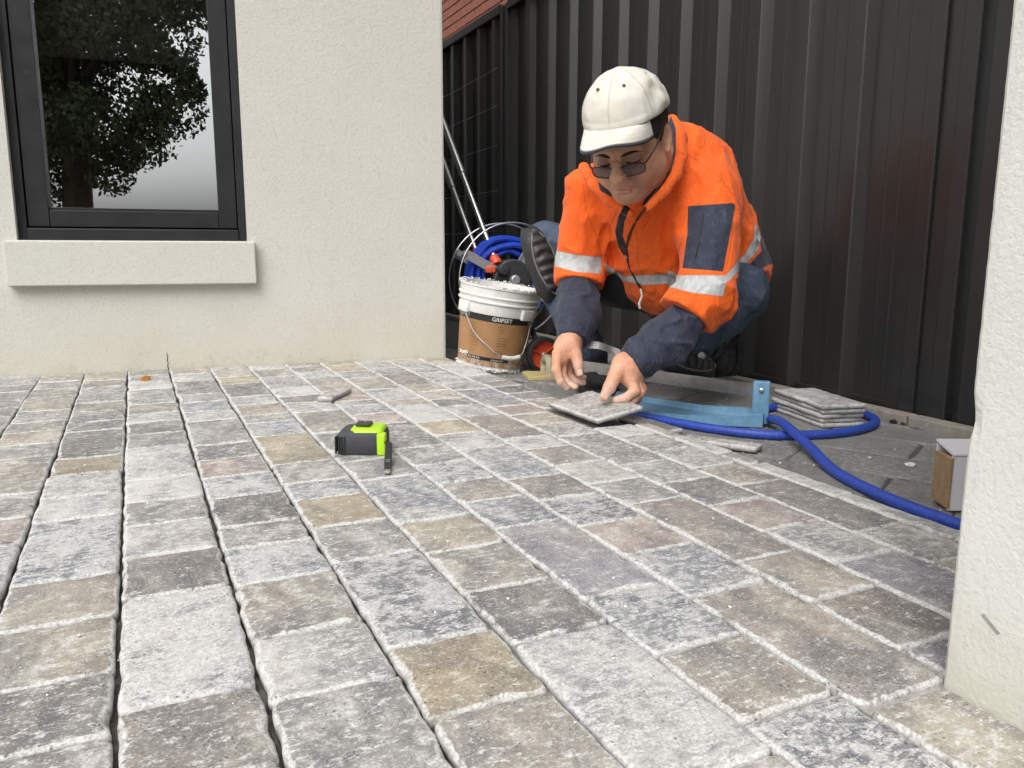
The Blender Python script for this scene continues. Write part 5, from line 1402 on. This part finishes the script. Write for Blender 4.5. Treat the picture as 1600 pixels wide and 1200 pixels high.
# ---- head
Fh = -0.37 * RT - 0.64 * UP - 0.68 * FW; Fh = nrm(Fh)
Uh = -0.27 * RT + 0.76 * UP - 0.58 * FW; Uh = nrm(Uh - Fh * (Uh @ Fh)); Lh = np.cross(Fh, Uh)
if Lh @ RT < 0: Lh = -Lh
HR = np.stack([Lh, Fh, Uh]).astype(np.float32)
HS = 0.97
def H(l, f, u): return HEADC + (Lh * l + Fh * f + Uh * u) * HS
def head_local(q):
    s = np.abs(q[:, 0]); qs = q.copy(); qs[:, 0] = s
    d = ell(q, (0, -0.012, 0.034), (0.078, 0.096, 0.086))
    d = smin(d, ell(q, (0, 0.022, -0.030), (0.066, 0.070, 0.086)), 0.03)
    d = smin(d, ell(qs, (0.041, 0.044, -0.040), (0.030, 0.032, 0.036)), 0.022)
    d = smin(d, ell(qs, (0.050, 0.010, -0.062), (0.028, 0.036, 0.036)), 0.022)
    d = smin(d, ell(q, (0, 0.068, -0.094), (0.030, 0.022, 0.020)), 0.022)
    d = smin(d, ell(q, (0, 0.030, -0.100), (0.040, 0.042, 0.022)), 0.024)
    d = smin(d, rcone(qs, (0.010, 0.084, 0.013), (0.046, 0.070, 0.012), 0.010, 0.009), 0.014)
    d = smax(d, -ell(qs, (0.032, 0.104, -0.006), (0.021, 0.019, 0.011)), 0.012)
    d = smin(d, ell(qs, (0.032, 0.0760, -0.008), (0.0165, 0.0145, 0.0110)), 0.004)
    d = smin(d, rcone(q, (0, 0.084, 0.006), (0, 0.107, -0.031), 0.0090, 0.0135), 0.014)
    d = smin(d, ell(q, (0, 0.107, -0.035), (0.0160, 0.0130, 0.0120)), 0.008)
    d = smin(d, ell(qs, (0.0165, 0.097, -0.038), (0.0090, 0.010, 0.0085)), 0.006)
    d = smax(d, -ell(qs, (0.0085, 0.103, -0.046), (0.0042, 0.006, 0.0045)), 0.003)
    d = smin(d, ell(q, (0, 0.083, -0.058), (0.024, 0.014, 0.014)), 0.014)
    qm = q.copy(); qm[:, 2] = q[:, 2] + 19.0 * q[:, 0] ** 2
    d = smin(d, ell(qm, (0, 0.0905, -0.0635), (0.0195, 0.0070, 0.0046)), 0.004)
    d = smin(d, ell(qm, (0, 0.0885, -0.0735), (0.0170, 0.0080, 0.0056)), 0.004)
    d = smax(d, -ell(qm, (0, 0.100, -0.0683), (0.0225, 0.011, 0.0013)), 0.002)
    d = smax(d, -rcone(qs, (0.022, 0.101, -0.038), (0.036, 0.085, -0.072), 0.0034, 0.0026), 0.007)
    # furrow between the brows, lids and lower-lid bags
    d = smax(d, -rcone(qs, (0.006, 0.100, 0.010), (0.005, 0.098, -0.002), 0.0012, 0.001), 0.004)
    d = smin(d, ell(qs, (0.032, 0.0800, -0.024), (0.015, 0.008, 0.0045)), 0.006)
    d = smax(d, -rcone(qs, (0.020, 0.094, -0.003), (0.044, 0.086, -0.001), 0.0012, 0.0010), 0.003)
    # ears
    e = ell(qs, (0.079, -0.014, -0.008), (0.0085, 0.019, 0.032), np.array([[0.93, 0.37, 0], [-0.37, 0.93, 0.0], [0, 0, 1]]))
    e = smax(e, -ell(qs, (0.088, -0.008, -0.004), (0.0075, 0.0115, 0.019)), 0.004)
    e = smin(e, ell(qs, (0.081, -0.006, -0.034), (0.006, 0.008, 0.010)), 0.006)
    d = smin(d, e, 0.005)
    return d
def head_f(p):
    q = ((p - HEADC.astype(np.float32)) @ HR.T) / HS
    d = head_local(q)
    d = smin(d, rcone(p, H(0, -0.025, -0.060), NECK, 0.058, 0.056), 0.025)
    return d
lo, hi = bounds([H(0.09, 0, 0), H(-0.09, 0, 0), H(0, 0.12, 0), H(0, -0.12, 0), H(0, 0, 0.13), H(0, 0, -0.13), NECK], 0.03)
hv, hf = surface(head_f, lo, hi, 0.0020)
ql = ((hv - HEADC) @ np.stack([Lh, Fh, Uh]).T) / HS
lipm = np.clip(1.2 - np.maximum(ell(ql, (0, 0.091, -0.069), (0.021, 0.014, 0.0115)), -0.01) / 0.0025, 0, 1) * (ql[:, 1] > 0.08)
stub_eyes = np.clip(1 - np.abs(ell(ql, (0, 0.082, -0.070), (0.034, 0.03, 0.028))) / 0.016, 0, 1) * 0.35 * (ql[:, 1] > 0.05)
sock = np.clip(1 - np.maximum(ell(np.stack([np.abs(ql[:, 0]), ql[:, 1], ql[:, 2]], 1), (0.031, 0.088, -0.010), (0.020, 0.02, 0.013)), 0) / 0.008, 0, 1) * 0.35
stub_eyes = np.maximum(stub_eyes, sock)  # skin colour darker round the eyes, carried in the same mask as the stubble
bv, bf, att = [hv], [hf], [np.stack([lipm * 0.6, stub_eyes * 1.4, np.zeros(len(hv))], 1)]

# ---- hands
def hand(fun, pts, h=0.0017):
    lo, hi = bounds(pts, 0.03); v, f = surface(fun, lo, hi, h); return v, f
RH = dict(ix=[P(871, 552, 1.845), P(869, 578, 1.835), P(876, 596, 1.835), P(886, 606, 1.84)],
          mi=[P(879, 556, 1.86), P(879, 588, 1.86), P(889, 601, 1.855), P(899, 605, 1.848)],
          ri=[P(887, 558, 1.88), P(889, 588, 1.885), P(901, 597, 1.875), P(911, 598, 1.865)],
          pi=[P(893, 556, 1.895), P(897, 578, 1.905), P(906, 588, 1.895), P(912, 590, 1.885)],
          th=[P(892, 534, 1.855), P(900, 555, 1.845), P(904, 572, 1.838), P(906, 584, 1.835)])
def rhand(p):
    d = rcone(p, P(895, 518, 1.885), P(889, 540, 1.87), 0.028, 0.029)
    d = smin(d, rcone(p, P(880, 545, 1.86), P(876, 562, 1.855), 0.021, 0.017), 0.02); d = smin(d, rcone(p, P(890, 545, 1.88), P(889, 562, 1.885), 0.022, 0.017), 0.02)
    d = smin(d, chain(p, RH['ix'], [0.01256, 0.01069, 0.00930, 0.00763]), 0.007); d2 = chain(p, RH['mi'], [0.01209, 0.01042, 0.00930, 0.00781])
    d2 = np.minimum(d2, chain(p, RH['ri'], [0.01163, 0.01004, 0.00911, 0.00763])); d2 = np.minimum(d2, chain(p, RH['pi'], [0.01069, 0.00884, 0.00791, 0.00698]))
    d = smin(d, d2, 0.004); d = smin(d, chain(p, RH['th'], [0.01953, 0.01349, 0.01209, 0.00884]), 0.008)
    return d - 0.0006 * vnoise(p, 180, 8)
LHD = dict(th=[P(972, 568, 1.69), P(961, 588, 1.672), P(952, 606, 1.660), P(943, 621, 1.652)],
           ix=[P(984, 590, 1.682), P(992, 611, 1.668), P(978, 622, 1.664), P(962, 625, 1.668)],
           mi=[P(991, 589, 1.694), P(1000, 613, 1.682), P(988, 627, 1.676), P(972, 630, 1.678)],
           ri=[P(994, 585, 1.708), P(1003, 608, 1.702), P(995, 624, 1.696), P(980, 629, 1.694)],
           pi=[P(993, 581, 1.722), P(1001, 600, 1.722), P(996, 615, 1.716), P(985, 622, 1.712)])
def lhand(p):
    d = rcone(p, P(996, 556, 1.705), P(983, 574, 1.695), 0.027, 0.028)
    d = smin(d, rcone(p, P(978, 572, 1.69), P(984, 592, 1.683), 0.022, 0.018), 0.02); d = smin(d, rcone(p, P(988, 572, 1.705), P(994, 590, 1.705), 0.021, 0.017), 0.02)
    d = smin(d, chain(p, LHD['ix'], [0.01349, 0.01116, 0.00977, 0.00837]), 0.007); d2 = chain(p, LHD['mi'], [0.01302, 0.01097, 0.00977, 0.00837])
    d2 = np.minimum(d2, chain(p, LHD['ri'], [0.01209, 0.01042, 0.00930, 0.00791])); d2 = np.minimum(d2, chain(p, LHD['pi'], [0.01069, 0.00911, 0.00818, 0.00725]))
    d = smin(d, d2, 0.004); d = smin(d, chain(p, LHD['th'], [0.02139, 0.01535, 0.01302, 0.00930]), 0.009)
    return d - 0.0006 * vnoise(p, 180, 8)
for fun, dct, wr in ((rhand, RH, RWR), (lhand, LHD, LWR)):
    pts = [q for c_ in dct.values() for q in c_] + [wr]
    v, f = hand(fun, pts); tips = np.array([c_[-1] for c_ in dct.values()])
    dd = np.min(np.linalg.norm(v[:, None] - tips[None], axis=2), 1)
    bv.append(v); bf.append(f); att.append(np.stack([np.zeros(len(v)), np.zeros(len(v)), np.clip(1 - dd / 0.045, 0, 0.75)], 1))
def core(p):
    d = rcone(p, NECK, PEL, 0.075, 0.09); d = smin(d, rcone(p, P(1090, 285, 1.88), P(940, 295, 1.96), 0.045, 0.045), 0.04)
    for a, b, c_ in ((LSH, LEL, LWR), (RSH, REL, RWR)): d = smin(d, chain(p, [a, b, c_], [0.045, 0.036, 0.025]), 0.02)
    for a, b, c_ in ((LHIP, LKN, LAN), (RHIP, RKN, RAN)): d = smin(d, chain(p, [a, b, c_], [0.07, 0.045, 0.035]), 0.03)
    return d
lo, hi = bounds([NECK, PEL, LSH, LEL, LWR, RSH, REL, RWR, LHIP, LKN, LAN, RHIP, RKN, RAN], 0.1)
v, f = surface(core, lo, hi, 0.010); bv.append(v); bf.append(f); att.append(np.zeros((len(v), 3)))
offs_ = np.cumsum([0] + [len(q) for q in bv[:-1]])
body = mesh('body', np.concatenate(bv), np.concatenate([f + o for f, o in zip(bf, offs_)]), MAT['skin'], person, True)
A = np.concatenate(att); addattr(body, lip=A[:, 0], stubble=A[:, 1], dust=A[:, 2])
# finger nails
simple('nail', (0.66, 0.40, 0.30), 0.35, namt=0.05)
for (a, b, w_) in ((LHD['th'][3], LHD['th'][2], 0.0072), (RH['th'][3], RH['th'][2], 0.0062)):
    ax_ = nrm(a - b); n_ = nrm(-FW - ax_ * (-FW @ ax_)); s_ = np.cross(ax_, n_)
    m = MB(); m.obox(a + n_ * 0.0088 - ax_ * 0.001, ax_, s_, n_, 0.0075, w_, 0.0016, 0.0014); m.build('nail', MAT['nail'], person, True)

# ---- hair: short back and sides under the cap
def hair_f(p):
    q = ((p - HEADC.astype(np.float32)) @ HR.T) / HS
    d = ell(q, (0, -0.016, 0.030), (0.0835, 0.1000, 0.090)) - 0.0018 * vnoise(p, 240, 9) - 0.001
    d = smin(d, ell(q, (0, -0.045, -0.030), (0.064, 0.050, 0.052)), 0.03)
    s = np.abs(q[:, 0])
    # front boundary: hairline in front of the ear, a sideburn, open round the ear
    front = q[:, 1] - np.interp(q[:, 2], [-0.05, -0.02, 0.0, 0.02, 0.05], [-0.030, -0.018, 0.022, 0.044, 0.060])
    d = smax(d, front, 0.004); d = smax(d, -(q[:, 2] + 0.072), 0.008)
    ear = ell(np.stack([s, q[:, 1], q[:, 2]], 1), (0.084, -0.010, -0.010), (0.02, 0.017, 0.030))
    return smax(d, -ear, 0.004)
lo, hi = bounds([H(0.09, 0, 0), H(-0.09, 0, 0), H(0, 0.06, 0), H(0, -0.12, 0), H(0, 0, 0.13), H(0, 0, -0.08)], 0.03)
v, f = surface(hair_f, lo, hi, 0.0026); mesh('hair', v, f, MAT['hair'], person, True)
# brows and lowered eyes
for s in (-1, 1):
    br = [H(s * 0.011, 0.0945, 0.0050), H(s * 0.022, 0.0940, 0.0085), H(s * 0.037, 0.0865, 0.0095), H(s * 0.052, 0.0735, 0.0035)]
    MB().tube(catmull(br, 5), [0.0013 + 0.0017 * math.sin(math.pi * min(1, i / 13)) for i in range(16)], 7).build('eyebrow', MAT['hair'], person, True)
    ey = [H(s * 0.018, 0.0868, -0.0120), H(s * 0.026, 0.0900, -0.0142), H(s * 0.036, 0.0890, -0.0140), H(s * 0.0465, 0.0820, -0.0105)]
    MB().tube(catmull(ey, 4), 0.0015, 6).build('eyelash', MAT['eye_dark'], person, True)

# ---- spectacles slid down the nose
glass = NT('tinted_lens')
glass.out((0.10, 0.055, 0.055), 0.08, spec=0.6, **{'Alpha': 0.74})
gu, gf = -0.0205, 0.1045
m = MB(); lens = []
for s_ in (-1, 1):
    loop = []
    for i in range(20):
        a = 2 * math.pi * i / 20; ca, sa = math.cos(a), math.sin(a)
        x = 0.0250 * math.copysign(abs(ca) ** 0.62, ca); y = (0.0150 if sa < 0 else 0.0095) * math.copysign(abs(sa) ** 0.72, sa)
        loop.append(H(s_ * (0.0335 + x), gf - 0.011 * max(0, (0.0325 + x - 0.02) / 0.035), gu + y))
    m.tube(loop, 0.0014, 6, True); lens.append(loop)
m.tube(catmull([H(-0.0095, gf, gu + 0.003), H(0, gf + 0.004, gu + 0.006), H(0.0095, gf, gu + 0.003)], 4), 0.0011, 6)
for s_ in (-1, 1):
    m.tube(catmull([H(s_ * 0.056, gf - 0.010, gu + 0.006), H(s_ * 0.064, gf - 0.018, gu + 0.010), H(s_ * 0.077, 0.05, 0.006), H(s_ * 0.084, 0.0, 0.026), H(s_ * 0.083, -0.024, 0.018)], 5), 0.0023, 6)
specs = m.build('spectacles', MAT['frame_dark'], person, True)
for loop in lens: mesh('lens', loop, [list(range(20))], glass.m, specs)

# ---- baseball cap
CB = (0.0, -0.012, 0.060)                 # centre of the sweatband, head frame
CL, CF, CH = 0.0870, 0.105, 0.088
pitch_c = math.radians(3)
def CP(l, f, u):
    c_, s_ = math.cos(pitch_c), math.sin(pitch_c)
    return H(CB[0] + l, CB[1] + f * c_ - u * s_, CB[2] + f * s_ + u * c_)
na, nb = 168, 48
vs, seam, trim = [], [], []
for j in range(nb + 1):
    e = math.pi / 2 * j / nb
    for i in range(na):
        a = 2 * math.pi * i / na
        ce = math.cos(e) ** 0.90 if j < nb else 0.0
        wr_ = math.exp(-((a - 0.1 if a < math.pi else a - 2 * math.pi - 0.1) / 0.75) ** 2)
        puff = 1 + 0.014 * math.sin(2 * a + 0.5) * math.sin(2 * e) + 0.010 * math.sin(5 * a + 3 * e) * math.sin(2 * e) + wr_ * 0.022 * math.sin(2.6 * a + 9 * e) * math.sin(2 * e)
        sp6 = abs(((a + math.pi / 6) / (math.pi / 3)) % 1.0); sp6 = min(sp6, 1 - sp6) * math.pi / 3
        sm_ = max(0.0, 1 - sp6 * max(0.2, ce) * 0.09 / 0.0022) * (1 if j > 2 else 0)
        rr2 = (ce * puff) * (1 - 0.0035 * sm_)
        f_ = CF * math.sin(a) * rr2; l_ = CL * math.cos(a) * rr2
        dent = -0.006 * math.exp(-((a - 0.15) ** 2) / 0.06 - ((e - 0.55) ** 2) / 0.05)
        vs.append(CP(l_ + dent * math.cos(a), f_ + (0.004 * math.sin(a) if j < 5 else 0), CH * math.sin(e) * puff - 0.004)); seam.append(max(sm_, 0.35 if j == 4 else 0.0)); trim.append(0.0)
fs = [[j * na + i, j * na + (i + 1) % na, (j + 1) * na + (i + 1) % na, (j + 1) * na + i] for j in range(nb) for i in range(na)]
va_ = np.array(vs, np.float32); cd_ = va_ - CP(0, 0, 0.0); cd_ /= np.linalg.norm(cd_, axis=1)[:, None]
backw = 0.45 + 0.9 * np.clip(((va_ - CP(0, 0, 0)) @ (Lh * 0.8 - Fh * 0.5)) / 0.08, 0, 1)
qn = va_ + 0.02 * np.stack([vnoise(va_, 12, 21), vnoise(va_, 12, 22), vnoise(va_, 12, 23)], -1)
va_ = va_ + cd_ * (backw * (0.0038 * ((1 - np.abs(vnoise(qn, 19, 24))) ** 5 - 0.25) + 0.0020 * vnoise(qn, 52, 25)))[:, None]
vs = va_.tolist()
cap = mesh('cap', vs, fs, MAT['cap_cotton'], person, True); addattr(cap, seam=seam, trim=trim)
cap.modifiers.new('s', 'SOLIDIFY').thickness = 0.002
# curved peak
vs, seam, trim = [], [], []; nu, nv = 44, 16
for side in (0, 1):
    for j in range(nv + 1):
        v_ = j / nv
        for i in range(nu + 1):
            w_ = -1 + 2 * i / nu; a = math.pi / 2 - w_ * math.radians(54 if w_ > 0 else 68)
            f0_ = CF * math.sin(a) * 1.0; l0_ = CL * math.cos(a) * 1.0
            reach = 0.084 * (1 - abs(w_) ** 2.6) ** 0.8
            droop = (-0.040 if w_ < 0 else -0.026) * w_ * w_ * (0.15 + 0.85 * v_) - 0.012 * v_ * v_ + 0.004 * math.sin(w_ * 5.0) * v_
            vs.append(CP(l0_ * (1 + 0.04 * v_), f0_ + reach * v_ - 0.001, droop + 0.001 - 0.0032 * side)); seam.append(0.9 if j in (5, 9, 12) and not side else 0.0); trim.append(1.0 if j >= nv - 1 or side else 0.0)
fs = []; N_ = (nv + 1) * (nu + 1)
for side in (0, 1):
    for j in range(nv):
        for i in range(nu): k_ = side * N_ + j * (nu + 1) + i; q = [k_, k_ + 1, k_ + nu + 2, k_ + nu + 1]; fs.append(q if not side else q[::-1])
for i in range(nu): k_ = nv * (nu + 1) + i; fs.append([k_ + 1, k_, N_ + k_, N_ + k_ + 1])
peak = mesh('peak', vs, fs, MAT['cap_cotton'], cap, True); addattr(peak, seam=np.array(seam) * 0.35, trim=trim)
for a in (math.radians(90 - 30), math.radians(90 + 30), math.radians(0), math.radians(180)):
    e = math.radians(52); ce = math.cos(e) ** 0.90
    q = CP(CL * math.cos(a) * ce, CF * math.sin(a) * ce, CH * math.sin(e)); c0 = CP(0, 0, 0.01); n_ = nrm(q - c0)
    MB().lathe(q + n_ * 0.0005, n_, [(0.0012, 0.0006), (0.0022, 0.0018), (0.0031, 0.0010), (0.0034, -0.002)], 14).build('eyelet', MAT['dark_plastic'], cap, True)
o = MB().lathe(CP(0, 0, CH - 0.003), Uh, [(0.008, -0.003), (0.0075, 0.002), (0.004, 0.0045), (0, 0.005)], 18).build('button', MAT['cap_cotton'], cap, True); addattr(o, seam=[0.0] * len(o.data.vertices), trim=[0.0] * len(o.data.vertices))
